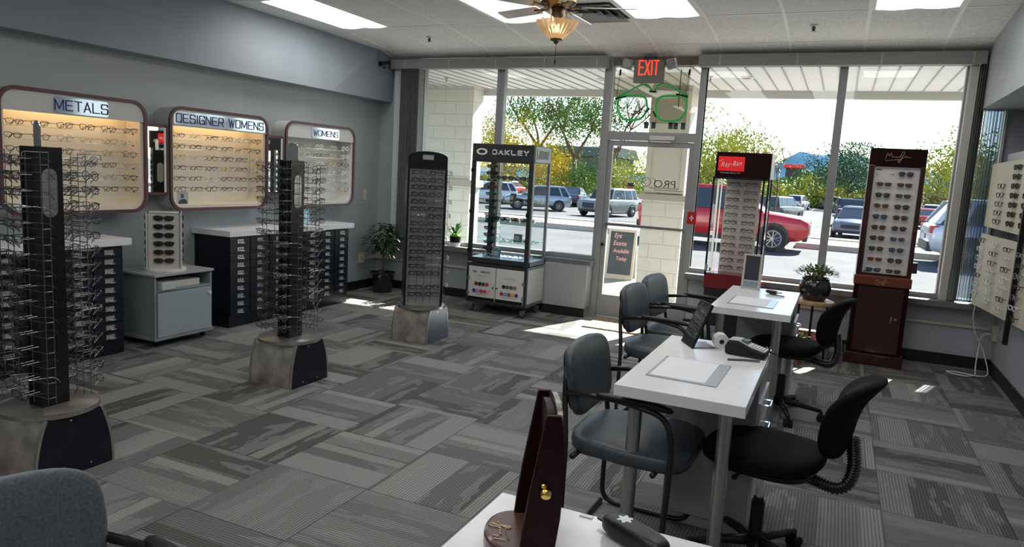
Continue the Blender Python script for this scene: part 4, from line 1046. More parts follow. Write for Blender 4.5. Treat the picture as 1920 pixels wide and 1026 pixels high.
# ================================================================ WALL BOARDS ON THE RIGHT
BOARD = mat('cream_board', (.58,.54,.42), .5)
def board(x0, y0, x1, y1, zt0, zt1, zb0, zb1, nm, label):
    """cream board running from (x0,y0) to (x1,y1)"""
    t = thing(nm, label, 'display board', (x0, y0, 0))
    d = Vector((x1-x0, y1-y0, 0)); n_ = Vector((-d.y, d.x, 0)).normalized()*.006
    if n_.x > 0: n_ = -n_
    for k in range(3):
        off = Vector((.012*k, .03*k, 0)); L0 = d*0; L1 = d*(.10 if k else 1)
        vs = []
        for q in (-1, 1):
            for p, z in ((off, zb0), (off+L1, zb1 if not k else zb0), (off+L1, zt1 if not k else zt0), (off, zt0)): vs.append(p+n_*q*.4+Vector((0,0,z)))
        if k == 0:
            MB().add(vs, [(0,1,2,3),(7,6,5,4),(0,4,5,1),(1,5,6,2),(2,6,7,3),(3,7,4,0)]).build('board', BOARD, t)
        else: MB().add(vs, [(0,1,2,3),(7,6,5,4),(0,4,5,1),(1,5,6,2),(2,6,7,3),(3,7,4,0)]).build('edge_board', BOARD, t)
    return t, d
bt, bd = board(1.10, 7.02, 1.20, 5.2, 1.77, 1.80, 1.265, 1.24, 'frame_board', 'upper cream board of sunglasses on the right wall')
bl, bd2 = board(1.085, 6.98, 1.20, 5.2, 1.205, 1.20, .62, .66, 'frame_board', 'lower cream board of eyeglasses on the right wall')
MB().box(.02, .05, -1.2, -1.17, .5, 1.85).build('post', BLACK, bt)
MB().box(.075, .23, -1.9, -.1, 1.25, 1.85).build('mount_box', mat('mount_white', (.5,.5,.52), .5), bt)
MB().box(.085, .245, -1.9, -.1, .68, 1.18).build('mount_box', mat('mount_white', (.5,.5,.52), .5), bl)
dn = Vector((bd.x, bd.y, 0)).normalized()
fa = math.atan2(bd.y, bd.x)  # direction along the board, towards the viewer
rnd = rc(44)
for k in range(7):
    z = 1.725-k*.068
    for c, s_ in enumerate((.42, .80, 1.12)):
        if c == 0 and k < 2: continue
        p = Vector((1.10, 7.02, 0))+dn*s_
        glasses((p.x-.02, p.y, z), fa+R(8), 'square', ('black','black','blue')[c], TINT if c else LENS, '%s row down, %s pair from the window, upper cream board' % (ORD[k], ORD[c]), 'sunglasses', 'sunglasses', 'sunglasses on the upper cream board', thick=.0030)
for k in range(7):
    z = 1.155-k*.072
    for c, s_ in enumerate((.10, .50, .88, 1.22)):
        p = Vector((1.085, 6.98, 0))+dn*s_
        glasses((p.x-.02, p.y, z-.01*c), fa+R(8), rnd.choice(['rect','cat','square']), rnd.choice(['clear','white','silver','gun','black']), LENS, '%s row down, %s pair from the window, lower cream board' % (ORD[k], ORD[c]), group='eyeglasses on the lower cream board', thick=.0028)
# ================================================================ DESKS
def desk(x0, x1, y0, y1, label, drawers=True):
    cx, cy = (x0+x1)/2, (y0+y1)/2
    t = thing('desk', label, 'desk', (cx, cy, 0), 0, 'fitting desks in a row')
    a, b = (x1-x0)/2, (y1-y0)/2
    MB().box(-a, a, -b, b, .708, .75).build('desktop', LAM, t, bev=.002)
    for x in (-a+.055, a-.075):
        l = MB().cyl((x, -b+.13, .012), (x, -b+.13, .708), .026, n=24).build('leg', STEEL, t, smooth=40)
        MB().cyl((x, -b+.13, 0), (x, -b+.13, .014), .032, n=20).build('foot', BLACK, l)
    if drawers:
        MB().box(-a+.10, a-.005, b-.40, b-.01, .055, .708).box(-a+.10, a-.03, b-.38, b-.02, 0, .06).build('pedestal', LAMG, t, bev=.002)
        for k, (z0, z1) in enumerate(((.065,.33),(.335,.50),(.505,.60))):
            d = MB().box(a-.008, a+.008, b-.395, b-.015, z0, z1).build('drawer', WHITE, t, bev=.002)
            zc = z1-.045; yc = b-.205
            MB().tube(fillet([(a+.008,yc-.045,zc),(a+.035,yc-.045,zc),(a+.035,yc+.045,zc),(a+.008,yc+.045,zc)], .008, 3), .004, 6).build('handle', CHROME, d)
    return t
desk(-.672, -.212, 2.455, 3.43, 'white laminate desk with steel legs and the card terminal, middle of three')
desk(-.655, -.190, 4.42, 5.46, 'white laminate desk nearest the window, with the small framed mirror')
desk(-.640, -.10, .40, 1.445, 'white laminate desk nearest the viewer, holding the mahogany mirror', drawers=False)
def pad(x0, x1, y0, y1, label):
    t = thing('desk_pad', label, 'desk pad', ((x0+x1)/2, (y0+y1)/2, .75), R(-1))
    a, b = (x1-x0)/2, (y1-y0)/2
    MB().box(-a, a, -b, b, 0, .004).build('pad', mat('pad_grey', (.40,.43,.46), .25), t, bev=.001)
    MB().box(-a+.012, a-.045, -b+.015, b-.01, .004, .0048).build('paper', PAPER, t)
pad(-.60, -.335, 2.635, 2.985, 'translucent desk pad with white paper on the middle desk')
pad(-.575, -.30, 4.59, 4.94, 'translucent desk pad with white paper on the window desk')

# ================================================================ GUEST CHAIRS
FRM = mat('chair_frame', (.010,.010,.011), .28, coat=.2)
def guest_chair(loc, rz, label, upm=VINYL):
    """faces +X locally"""
    t = thing('guest_chair', label, 'chair', loc, rz); r = .0115
    for s in (-1, 1):
        y = s*.255
        MB().tube(fillet([(-.235,y*.80,.74),(-.232,y*.84,.62),(-.20,y,.46),(-.20,y,.012),(.20,y,.012),(.215,y,.50),(.19,y,.635),(-.02,y,.665),(-.225,y*.86,.64)], .07, 6), r, 10).build('side_frame', FRM, t, smooth='all')
        MB().sq((.06, y, .668), (.15, .020, .012), .5, .6, 16, 8, fn=lambda v: (v.x, v.y, v.z-.18*max(0, v.x-.06)**1.2)).build('armrest', PLAST, t, smooth='all')
    for bx, bz in ((-.17,.40),(.15,.40),(-.20,.012)): MB().tube([(bx,-.25,bz),(bx,.25,bz)], r, 8).build('cross_bar', FRM, t, smooth='all')
    MB().sq((.02, 0, .435), (.245, .25, .042), .45, .42, 40, 16, fn=lambda v: (v.x, v.y*(1-.12*(v.x < 0)*(-v.x/.245)), v.z+.012*math.cos(v.y*6)-.10*max(0, v.x-.14)**1.3*2)).build('seat', upm, t, smooth='all')
    MB().sq((.0, 0, .405), (.20, .20, .014), .3, .3, 24, 8).build('seat_pan', PLAST, t, smooth='all')
    M = Matrix.Translation((-.225, 0, .675)) @ Matrix.Rotation(R(-11), 4, 'Y')
    MB().sq((0,0,0), (.026, .225, .150), .40, .45, 40, 20, fn=lambda v: (v.x+.35*v.y*v.y, v.y*(1-.10*(-v.z/.175) if v.z < 0 else 1), v.z-.35*v.y*v.y*(v.z > 0)), M=M).build('backrest', upm, t, smooth='all')
    MB().sq((0,0,0), (.012, .20, .13), .40, .45, 30, 12, fn=lambda v: (v.x-.022+.35*v.y*v.y, v.y, v.z), M=M).build('back_shell', PLAST, t, smooth='all')
    return t
guest_chair((-.665, 2.80, 0), R(-2), 'dark grey armchair left of the middle desk with the card terminal')
guest_chair((-.91, 4.45, 0), R(-4), 'dark grey armchair left of the window desk, the nearer of that pair')
guest_chair((-.915, 5.02, 0), R(-6), 'dark grey armchair left of the window desk, the farther of that pair')
guest_chair((-1.235, .735, 0), R(-12), 'blue grey fabric chair in the bottom left corner of the picture', FABRIC)

# ================================================================ TASK STOOLS
def task_chair(loc, rz, label, base_rz=0):
    """faces +X locally"""
    t = thing('task_chair', label, 'office chair', loc, rz)
    M = Matrix.Rotation(base_rz, 4, 'Z')
    for k in range(5):
        q = R(72*k+10); c, s_ = math.cos(q), math.sin(q)
        l = MB().tube([M @ Vector(p) for p in ((0,0,.095),(.10*c,.10*s_,.09),(.26*c,.26*s_,.068))], .016, 8, rs=[.024,.019,.013]).build('base_leg', PLAST, t, smooth='all')
        p = M @ Vector((.262*c, .262*s_, 0)); w_ = Vector((-s_, c, 0)); w_ = M.to_3x3() @ w_
        mb = MB()
        for sg in (-1, 1): mb.cyl(p+w_*.006*sg+Vector((0,0,.026)), p+w_*.024*sg+Vector((0,0,.026)), .026, n=16)
        mb.cyl(p+Vector((0,0,.03)), p+Vector((0,0,.07)), .008).build('caster', PLAST, l, smooth=40)
    MB().cyl((0,0,.06),(0,0,.26), .026, n=20).cyl((0,0,.26),(0,0,.275), .020).build('gas_cover', PLAST, t, smooth=40)
    MB().cyl((0,0,.25),(0,0,.42), .013, n=16).build('gas_cylinder', CHROME, t, smooth=40)
    MB().box(-.10, .09, -.07, .07, .405, .43).build('mechanism', PLAST, t, bev=.006)
    MB().tube([(.03,.05,.415),(.05,.19,.41)], .005, 6).sq((.05,.20,.41), (.012,.02,.008), .8, .8, 10, 8).build('lever', PLAST, t)
    MB().sq((.0, 0, .468), (.225, .215, .040), .55, .80, 44, 16, fn=lambda v: (v.x, v.y*(1+.05*(v.x > 0)), v.z-.012*(v.x/.22)**2*(v.x > 0)+.016*(v.x < -.1)*((-v.x-.1)/.12))).build('seat', FABB, t, smooth='all')
    MB().sq((0, 0, .432), (.20, .19, .014), .3, .7, 30, 8).build('seat_pan', PLAST, t, smooth='all')
    pts = fillet([(-.10,0,.415),(-.29,0,.385),(-.325,0,.47),(-.305,0,.60)], .09, 8)
    # ribbed bellows on the J bar
    dense = []
    for a_, b_ in zip(pts, pts[1:]):
        m_ = max(2, int((b_-a_).length/.0026))
        for i in range(m_): dense.append(a_+(b_-a_)*i/m_)
    MB().tube(dense, .02, 10, rs=[.023+.0035*math.sin(i*1.57) for i in range(len(dense))]).build('bellows', BLACKG, t, smooth='all')
    M2 = Matrix.Translation((-.272, 0, .675)) @ Matrix.Rotation(R(-6), 4, 'Y')
    MB().sq((0,0,0), (.042, .175, .165), .65, .75, 44, 22, fn=lambda v: (v.x+1.3*v.y*v.y-3.0*v.z*v.z*(v.z > 0)-.05*v.z, v.y*(1-.30*(v.z < 0)*(-v.z/.165)), v.z), M=M2).build('backrest', FABB, t, smooth='all')
    return t
task_chair((-.165, 2.87, 0), R(171), 'black fabric task chair with bellows arm at the middle desk', R(20))
task_chair((-.225, 4.93, 0), R(168), 'black fabric task chair with bellows arm at the window desk', R(-35))

# ================================================================ THINGS ON THE DESKS
Z = .75
t = thing('desk_mirror', 'black framed tilted desktop mirror seen edge on at the middle desk', 'mirror', (-.567, 3.262, Z), R(-60))
Mt = Matrix.Rotation(R(14), 4, 'X')
MB().box(-.075, .075, -.004, .006, 0, .215, Mt @ Matrix.Rotation(R(-35),4,'X')).build('frame', BLACK, t, bev=.002)
MB().box(-.065, .065, -.0055, -.004, .045, .205, Mt @ Matrix.Rotation(R(-35),4,'X')).build('mirror_face', MIRROR, t)
MB().box(-.06, .06, .0, .11, 0, .004).build('stand', mat('clear_black', (.10,.11,.12), .15), t)
t = thing('desk_mirror', 'white framed upright mirror card on the window desk', 'mirror', (-.52, 5.32, Z), R(-10))
Mt = Matrix.Rotation(R(-3), 4, 'X')
MB().box(-.067, .067, 0, .012, 0, .255, Mt).build('frame', mat('mirror_frame_cream', (.55,.53,.48), .4), t, bev=.002)
MB().box(-.050, .050, -.002, 0, .07, .242, Mt).build('mirror_face', mat('dark_mirror', (.30,.31,.33), .03, 1), t)
MB().box(-.052, .052, -.0015, 0, .018, .060, Mt).build('pattern_band', mat('confetti', (.45,.42,.42), .5, noise=.6, scale=90, col2=(.35,.5,.55)), t)
MB().box(-.05, .05, .0, .08, 0, .004).build('stand', WHITEP, t)
t = thing('tape_roll', 'white receipt paper roll standing on edge by the card terminal', 'paper roll', (-.425, 3.30, Z+.034), R(20))
M3 = Matrix.Rotation(PI/2, 4, 'X')
MB().ring(ell(0,0,.034,.034,32), ell(0,0,.011,.011,32), -.028, .028, XZ(0)).build('paper_roll', WHITEP, t, smooth=40)
MB().ring(ell(0,0,.0112,.0112,32), ell(0,0,.008,.008,32), -.0285, .0285, XZ(0)).build('core', mat('card_core', (.12,.10,.08), .8), t)
MB().box(-.02,.05,-.028,.028,-.034,-.033).build('paper_tail', WHITEP, t)
t = thing('card_terminal', 'grey and black card payment terminal with keypad on the middle desk', 'card reader', (-.300, 3.225, Z), R(82))
# long axis local Y
prof_t = [(-.085,.0),(.085,.0),(.088,.03),(.075,.058),(.03,.060),(-.02,.040),(-.085,.026)]
MB().prism([(u, v) for u, v in prof_t], -.042, .042, lambda u, v, w_: (w_, u, v+.004)).build('body', PLAST, t, bev=.006)
MB().prism([(-.083,.027),(-.02,.041),(.03,.061),(.074,.059),(.074,.064),(.03,.066),(-.02,.046),(-.083,.032)], -.037, .037, lambda u, v, w_: (w_, u, v+.004)).build('top_cover', mat('terminal_grey', (.45,.45,.44), .35), t, bev=.002)
mb = MB()
for r_ in range(5):
    for c in range(3):
        y = -.072+r_*.0115; z = .0345+(y+.083)*.22
        mb.box(-.027+c*.0195, -.012+c*.0195, y, y+.007, z+.002, z+.006)
mb.build('keys', mat('key_white', (.65,.66,.70), .4), t)
MB().box(-.026, .026, -.008, .026, .050, .0705, Matrix.Translation((0,0,-.002))).build('screen', mat('lcd', (.08,.10,.09), .15), t)
tag(MB().tube([(-.36,3.08,Z+.005),(-.30,3.115,Z+.005),(-.235,3.13,Z+.006)], .0045, 8).build('pen', mat('pen_grey', (.15,.15,.16), .25, .6)), 'silver grey pen lying in front of the card terminal', 'pen')
t = thing('key_bunch', 'small tangle of glasses and keys at the right end of the terminal', 'keys', (-.235, 3.27, Z))
mb = MB(); rnd = rc(5)
for k in range(9):
    q = rnd.uniform(0, 6.28); x, y = rnd.uniform(-.03,.02), rnd.uniform(-.02,.03)
    mb.tube([(x, y, .01+.003*k), (x+.03*math.cos(q), y+.03*math.sin(q), .012+.003*k), (x+.045*math.cos(q+.5), y+.045*math.sin(q+.5), .006)], .0035, 6)
mb.build('bundle', BLACK, t); MB().sq((.0,-.02,.02), (.012,.012,.01), .8, .8, 12, 8).build('red_tag', REDP, t)
t = thing('screwdriver', 'small black tool lying beside the white framed mirror', 'tool', (-.345, 5.22, Z), R(-25))
MB().sq((-.02,0,.016), (.045,.020,.014), .7, .6, 20, 12).build('grip', BLACKG, t, smooth='all')
MB().box(.0,.05,-.012,.012,.012,.024).build('cap', WHITEP, t, bev=.003)
MB().tube([(-.02,-.03,.005),(.10,-.05,.005)], .004, 6).build('blade', BLACK, t)

# foreground mahogany mirror: two tapered side boards with the mirror pane between them, seen nearly edge on
t = thing('counter_mirror', 'tall mahogany counter mirror with a gold knob standing on the nearest desk', 'mirror', (-.459, 1.271, Z), R(118))
pp = [(-.002,.025),(-.010,.10),(-.012,.17),(-.008,.24),(.000,.300),(.028,.300),(.040,.22),(.052,.14),(.060,.07),(.064,.025)]
for s_, nm_ in ((-1, 'side_board'), (1, 'side_board')):
    b_ = MB().prism(pp, -.007, .007, lambda u, v, w_, s_=s_: (s_*.078+w_, u, v)).build(nm_, MAHOGD, t, bev=.003)
    MB().sq((s_*.096, .022, .155), (.010,.011,.011), .9, .9, 18, 12).cyl((s_*.083,.022,.155),(s_*.097,.022,.155),.006).sq((s_*.090,.026,.168),(.006,.006,.005),.9,.9,10,8).build('knob', GOLD, b_, smooth='all')
ap = [(-.0705,.05),(.0705,.05),(.0705,.292)]+[(.0705*math.cos(R(q)), .292+.020*math.sin(R(q))) for q in range(15, 180, 15)]+[(-.0705,.292)]
MB().prism(ap, -.004, .006, XZ(.0)).build('mirror_pane', mat('pane_edge', (.55,.55,.53), .15, .8), t)
MB().prism([(u*.98, v-.012) for u, v in ap], .008, .022, XZ(.0)).build('back_board', MAHOGD, t)
P = [(.088*math.cos(R(q)), .062+.066*math.sin(R(q))) for q in range(0, 360, 10)]
b_ = MB().prism(P, 0, .034, lambda u, v, w_: (u, v, w_)).build('base', mat('base_mahogany', (.085,.040,.034), .3, coat=.4), t, bev=.008)
q_ = script(t, 0, 0, 0, .09, 'gold_monogram'); q_.parent = b_; q_.rotation_euler = (R(-90), 0, 0); q_.location = (0, .095, .036)

t = thing('glasses_case', 'black hard glasses case with a small white flower sticker', 'glasses case', (-.305, 1.365, Z), R(-28))
MB().sq((0,0,.022), (.082,.030,.022), .6, .62, 36, 16).build('shell', mat('case_leather', (.008,.008,.009), .42), t, smooth='all')
mb = MB(); P = [((.014+.004*math.cos(6*R(a)))*math.cos(R(a)), (.014+.004*math.cos(6*R(a)))*math.sin(R(a))) for a in range(0, 360, 10)]
MB().prism(P, .0, .0015, lambda u, v, w_: (u-.03, v, .0425+w_)).build('flower_sticker', mat('sticker_white', (.75,.82,.84), .3), t)
MB().box(-.105,-.078,-.004,.004,.012,.016).build('strap', BLACK, t)
tag(MB().box(-.445,-.415,1.425,1.438,.751,.7525).build('paper_tag', PAPER), 'tiny white paper tag on the nearest desk beside the glasses case', 'paper tag')
tag(MB().tube(fillet([(-.43,1.235,.755),(-.41,1.255,.757),(-.39,1.25,.757),(-.385,1.235,.755)], .01, 4), .0018, 6).build('wire_clip', CHROME), 'small silver wire loop on the nearest desk by the mirror', 'wire')

# ================================================================ PLANTS
def leaf(mb, p, d, L, W, up=Vector((0,0,1)), droop=.3):
    d = d.normalized(); s_ = d.cross(up); s_ = s_.normalized() if s_.length > 1e-4 else Vector((1,0,0)); n_ = s_.cross(d)
    vs = []
    for i, (u, w_) in enumerate(((0,.06),(.3,.85),(.6,.9),(.85,.45),(1,.02))):
        c = p+d*L*u-n_*0-Vector((0,0,droop*L*u*u))
        vs += [c-s_*W*w_/2+n_*W*.12*w_, c, c+s_*W*w_/2+n_*W*.12*w_]
    fs = []
    for i in range(4):
        for k in range(2): fs.append((i*3+k, i*3+k+1, i*3+3+k+1, i*3+3+k))
    mb.add(vs, fs)
def pot(t, r0, r1, h, m, z0=0):
    MB().lathe([(0,z0),(r0,z0),(r1,z0+h),(r1*1.04,z0+h),(r1*1.04,z0+h-.02),(r1*.94,z0+h-.02),(r1*.92,z0+h-.03),(0,z0+h-.03)], n=36).build('pot', m, t, smooth=40)
    MB().lathe([(r1*.90,z0+h-.028),(0,z0+h-.02)], n=24).build('soil', SOIL, t)
t = thing('potted_tree', 'small rubber-leaved tree in a black pot in the left corner', 'potted plant', (-4.80, 6.99, 0))
pot(t, .115, .145, .235, POTB)
MB().tube([(0,0,.2),(.01,.0,.32),(-.005,0,.44),(.0,0,.62)], .012, 8, rs=[.014,.012,.010,.006]).tube([(0,0,.42),(-.06,.02,.52),(-.13,.03,.62)], .006, 6).tube([(0,0,.42),(.08,0,.52),(.15,-.02,.62)], .006, 6).tube([(0,0,.5),(.03,-.05,.6),(.04,-.08,.7)], .005, 6).build('trunk', BARK, t, smooth='all')
rnd = rc(8); mb = MB()
for k in range(260):
    ph = rnd.uniform(0, 2*PI); zz = rnd.uniform(.47, .80); rr = .20*math.sqrt(max(.02, 1-((zz-.60)/.23)**2))*rnd.uniform(.25, 1)
    p = Vector((rr*math.cos(ph), rr*math.sin(ph), zz)); d = Vector((math.cos(ph), math.sin(ph), rnd.uniform(-.5, .5)))
    leaf(mb, p, d, rnd.uniform(.07,.12), rnd.uniform(.028,.040), droop=rnd.uniform(.1,.5))
mb.build('foliage', LEAFD, t, fix=False)
t = thing('sill_plant', 'upright green plant in a black and white pot on the left sill', 'potted plant', (-3.985, 7.235, .60))
MB().lathe([(0,0),(.055,0),(.060,.045),(0,.045)], n=28).build('pot_base', WHITEP, t, smooth=40)
MB().lathe([(.055,.045),(.062,.045),(.066,.115),(.060,.115),(.058,.10),(0,.10)], n=28).build('pot', BLACK, t, smooth=40)
MB().sq((0,0,.115), (.055,.055,.03), .9, .9, 20, 10).build('moss', mat('moss', (.12,.40,.03), .9), t, smooth='all')
rnd = rc(9); mb = MB()
for k in range(34):
    ph = rnd.uniform(0, 2*PI); d = Vector((math.cos(ph)*.8, math.sin(ph)*.8, rnd.uniform(.6, 1.6)))
    leaf(mb, Vector((.02*math.cos(ph), .02*math.sin(ph), .12+rnd.uniform(0,.08))), d, rnd.uniform(.08,.13), .03, droop=.15)
mb.build('foliage', LEAFG, t, fix=False)
t = thing('sill_plant', 'small trailing plant on the sill behind the arched tower', 'potted plant', (-4.18, 7.235, .60))
pot(t, .035, .045, .06, WHITEP); rnd = rc(10); mb = MB()
for k in range(50):
    ph = rnd.uniform(0, 2*PI); d = Vector((math.cos(ph), math.sin(ph), rnd.uniform(-.2, .9)))
    leaf(mb, Vector((.05*math.cos(ph), .05*math.sin(ph), .07+rnd.uniform(-.02,.05))), d, rnd.uniform(.03,.06), .02, droop=.4)
mb.build('foliage', LEAFG, t, fix=False)
t = thing('countertop_plant', 'green leafy plant on the near worktop at the left picture edge', 'potted plant', (-4.86, 2.70, .85))
pot(t, .05, .07, .10, WHITEP); rnd = rc(12); mb = MB()
for k in range(60):
    ph = rnd.uniform(0, 2*PI); d = Vector((math.cos(ph), math.sin(ph), rnd.uniform(.2, 1.6)))
    leaf(mb, Vector((.03*math.cos(ph), .03*math.sin(ph), .1+rnd.uniform(0,.14))), d, rnd.uniform(.07,.13), .028, droop=.5)
mb.build('foliage', LEAFJ, t, fix=False)
TBX, TBY = -.12, 6.72
t = thing('side_table', 'round wooden side table with black legs under the jade plant', 'side table', (TBX, TBY, 0))
MB().lathe([(0,.50),(.165,.50),(.17,.505),(.17,.525),(.165,.53),(0,.53)], n=40).build('table_top', WOOD, t, smooth=30)
for k in range(3):
    q = R(30+120*k); MB().tube([(.13*math.cos(q),.13*math.sin(q),.5),(.15*math.cos(q),.15*math.sin(q),0)], .010, 8).build('leg', BLACK, t)
MB().lathe([(0,.17),(.13,.17),(.13,.182),(0,.182)], n=32).build('lower_shelf', WOOD, t)
tag(MB().box(TBX-.10, TBX+.08, TBY-.06, TBY+.06, .1825, .23).box(TBX-.09, TBX+.07, TBY-.055, TBY+.055, .23, .262).build('magazine_stack', mat('magazine_red', (.28,.10,.08), .5, noise=.5, scale=30)), 'small stack of magazines on the lower shelf of the side table', 'magazines')
t = thing('potted_jade', 'jade plant in a glossy black ribbed pot on the round side table', 'potted plant', (TBX-.0, TBY, .53))
MB().lathe([(0,0),(.085,0),(.10,.02),(.125,.07),(.132,.12),(.122,.165),(.110,.18),(.118,.195),(.110,.20),(.10,.185),(0,.18)], n=44).build('pot', POTB, t, smooth=40)
mb = MB(); rnd = rc(14)
for k in range(16):
    q = rnd.uniform(0, 2*PI); e = rnd.uniform(.04, .13); mb.tube([(.03*math.cos(q),.03*math.sin(q),.17),(e*.6*math.cos(q),e*.6*math.sin(q),.22),(e*math.cos(q),e*math.sin(q),.25+rnd.uniform(0,.05))], .005, 5)
mb.build('stems', mat('jade_stem', (.18,.16,.07), .7), t)
mb = MB()
for k in range(330):
    q = rnd.uniform(0, 2*PI); e = .17*math.sqrt(rnd.random()); zz = .20+.11*math.sqrt(max(0, 1-(e/.18)**2))*rnd.uniform(.3, 1)
    d = Vector((math.cos(q), math.sin(q), rnd.uniform(.1, 1.3))); leaf(mb, Vector((e*math.cos(q), e*math.sin(q), zz)), d, rnd.uniform(.025,.040), .018, droop=.1)
mb.build('foliage', LEAFJ, t, fix=False)
tag(MB().sq((.09,6.80,.06), (.055,.04,.06), .7, .7, 16, 10).build('bag', mat('bag_grey', (.14,.14,.14), .6, noise=.3, scale=20), smooth='all'), 'grey crumpled bag on the floor beside the mahogany tower', 'bag')
t = thing('floor_plant', 'low green plant under the round side table behind the desk', 'potted plant', (-.22, 6.50, 0))
pot(t, .05, .065, .10, mat('terracotta', (.35,.13,.07), .7)); rnd = rc(15); mb = MB()
for k in range(60):
    ph = rnd.uniform(0, 2*PI); d = Vector((math.cos(ph), math.sin(ph), rnd.uniform(.4, 2)))
    leaf(mb, Vector((.03*math.cos(ph), .03*math.sin(ph), .1+rnd.uniform(0,.12))), d, rnd.uniform(.07,.13), .022, droop=.3)
mb.build('foliage', LEAFG, t, fix=False)
# ================================================================ OUTSIDE
GZ = -.15
ASPH = mat('asphalt', (.095,.099,.108), .95, spec=.1, noise=.12, scale=.9, detail=8)
CONC = mat('concrete', (.24,.23,.215), .85, noise=.1, scale=3, detail=6)
GF = -.90
def gz(y): return GZ if y < 24.5 else GF if y > 40 else GZ+(GF-GZ)*(y-24.5)/15.5
mb = MB(); vs = []
for y_, z_ in ((11.4,GZ),(24.5,GZ),(40,GF),(420,GF)): vs += [(-260,y_,z_),(220,y_,z_)]
mb.add(vs, [(0,1,3,2),(2,3,5,4),(4,5,7,6)])
S(mb, 'trim_16', ASPH, 'asphalt parking lot', fix=False)
S(MB().box(-30, 25, YF+.13, 11.4, -.6, -.03), 'trim_17', CONC, 'concrete walk outside the door')
# canopy
CW = mat('canopy_white', (.72,.72,.70), .45, noise=.03, scale=4)
CZ, CYE = 2.625, 9.30
S(MB().box(-16, 9, YF+.16, CYE, CZ, CZ+.09), 'trim_18', CW, 'white metal canopy soffit')
mb = MB(); x = -10.9
while x < 8:
    mb.box(x-.006, x+.006, YF+.16, CYE, CZ-.012, CZ+.002); x += .168
S(mb, 'trim_19', mat('canopy_rib', (.36,.36,.35), .5), 'canopy panel joints')
S(MB().box(-16, 9, CYE, CYE+.10, 2.535, 3.05), 'trim_20', mat('canopy_fascia', (.50,.48,.44), .5), 'canopy edge beam')
S(MB().box(-16, 9, YF-.3, CYE+.10, 3.1, 3.2), 'trim_21', CONC)
def can(x, y, label):
    t = thing('canopy_light', label, 'ceiling light', (x, y, CZ)); MB().lathe([(.075,0),(.07,-.013),(.05,-.016),(.0,-.016)], n=28).build('trim_ring', WHITEP, t); MB().lathe([(.045,-.017),(0,-.0175)]).build('lens', mat('lens_dark', (.10,.09,.06), .3), t)
can(-2.70, 8.3, 'round recessed light in the canopy, left of the door'); can(-1.05, 8.15, 'round recessed light in the canopy, right of the door')
def sprk(x, y, label):
    t = thing('canopy_sprinkler', label, 'sprinkler', (x, y, CZ)); MB().lathe([(.03,0),(.026,-.008),(.007,-.01),(.007,-.045),(.016,-.05),(0,-.05)]).build('head', mat('spr', (.25,.22,.18), .5), t)
sprk(-4.75, 8.2, 'small sprinkler under the canopy at the left window'); sprk(-1.42, 8.1, 'small sprinkler under the canopy beside the door pillar')
# block pier at the left and by the door
S(MB().box(-9, -4.765, 9.0, 9.30, -.05, CZ), 'wall_outer', BLOCK, 'cream block wall outside the left window')
S(MB().box(-9, -4.72, 8.96, 9.34, 1.24, 1.335), 'trim_22', mat('ledge_stone', (.42,.38,.32), .8), 'stone ledge on the block wall')
px0, px1, py0, py1 = -2.27, -1.70, 8.80, 9.28
S(MB().box(px0+.03, px1-.03, py0+.03, py1-.03, -.05, 1.24), 'trim_23', BLOCK, 'cream block pillar outside the door')
S(MB().box(px0-.01, px1+.01, py0-.01, py1+.01, 1.24, 1.315), 'trim_24', mat('ledge_stone', (.42,.38,.32), .8), 'stone ledge on the door pillar')
PC = mat('pillar_cladding', (.60,.56,.47), .6)
mb = MB().box(px0+.04, px1-.04, py0+.04, py1-.04, 1.315, CZ)
mb.ring([(px0+.04,1.32),(px1-.04,1.32),(px1-.04,2.56),(px0+.04,2.56)], [(px0+.10,1.38),(px1-.10,1.38),(px1-.10,2.49),(px0+.10,2.49)], -.02, 0, XZ(py0+.04))
S(mb, 'trim_25', PC, 'cream clad upper part of the door pillar', bev=.004)
# chalkboard A-frame
t = thing('chalkboard_sign', 'A-frame chalkboard with pink handwriting on the walk outside the door', 'chalkboard sign', (-2.93, 10.45, -.03), R(3))
for s_ in (-1, 1):
    fr_ = MB().ring([(-.215,.0),(.215,.0),(.215,.76),(-.215,.76)], [(-.18,.07),(.18,.07),(.18,.72),(-.18,.72)], -.01, .012, XZ(0)).build('frame' if s_ < 0 else 'rear_frame', mat('weathered_frame', (.40,.36,.30), .7), t, rot=(R(s_*9 if s_ < 0 else 9), 0, 0), loc=(0, 0 if s_ < 0 else .24, 0))
    b_ = MB().box(-.183, .183, .0, .006, .065, .725).build('slate', mat('slate_board', (.035,.045,.05), .5), fr_)
    if s_ < 0:
        CH = mat('pink_chalk', (.75,.38,.40), .9)
        for k, (w_, x) in enumerate((('Eye', -.07), ('Exams', -.03), ('Available', 0), ('Today', .01))): text(w_, .10 if k < 2 else .085, CH, b_, (x, -.002, .655-.115*k), FRONT, shear=.25, sx=.8, depth=.0004)
# kerb islands
ISL = mat('island_gravel', (.42,.33,.28), .95, noise=.35, scale=6)
KERB = mat('kerb', (.42,.40,.37), .9)
for x0, x1, y0, y1 in ((-60, -5.7, 20.4, 23.4), (-1.0, 60, 21.2, 24.2)):
    S(MB().ring([(x0,y0),(x1,y0),(x1,y1),(x0,y1)], [(x0+.25,y0+.25),(x1-.25,y0+.25),(x1-.25,y1-.25),(x0+.25,y1-.25)], GZ-.1, GZ+.15, XY(0)), 'trim_26', KERB, 'concrete kerb of a planting island')
    S(MB().box(x0+.25, x1-.25, y0+.25, y1-.25, GZ-.1, GZ+.11), 'trim_27', ISL, 'gravel in the planting island')
mb = MB()
for k in range(-12, 14): mb.box(k*2.8-.05, k*2.8+.05, 56, 62, GF, GF+.006)
for k in range(-14, 14): mb.box(k*2.8-.05, k*2.8+.05, 84, 96, GF, GF+.006)
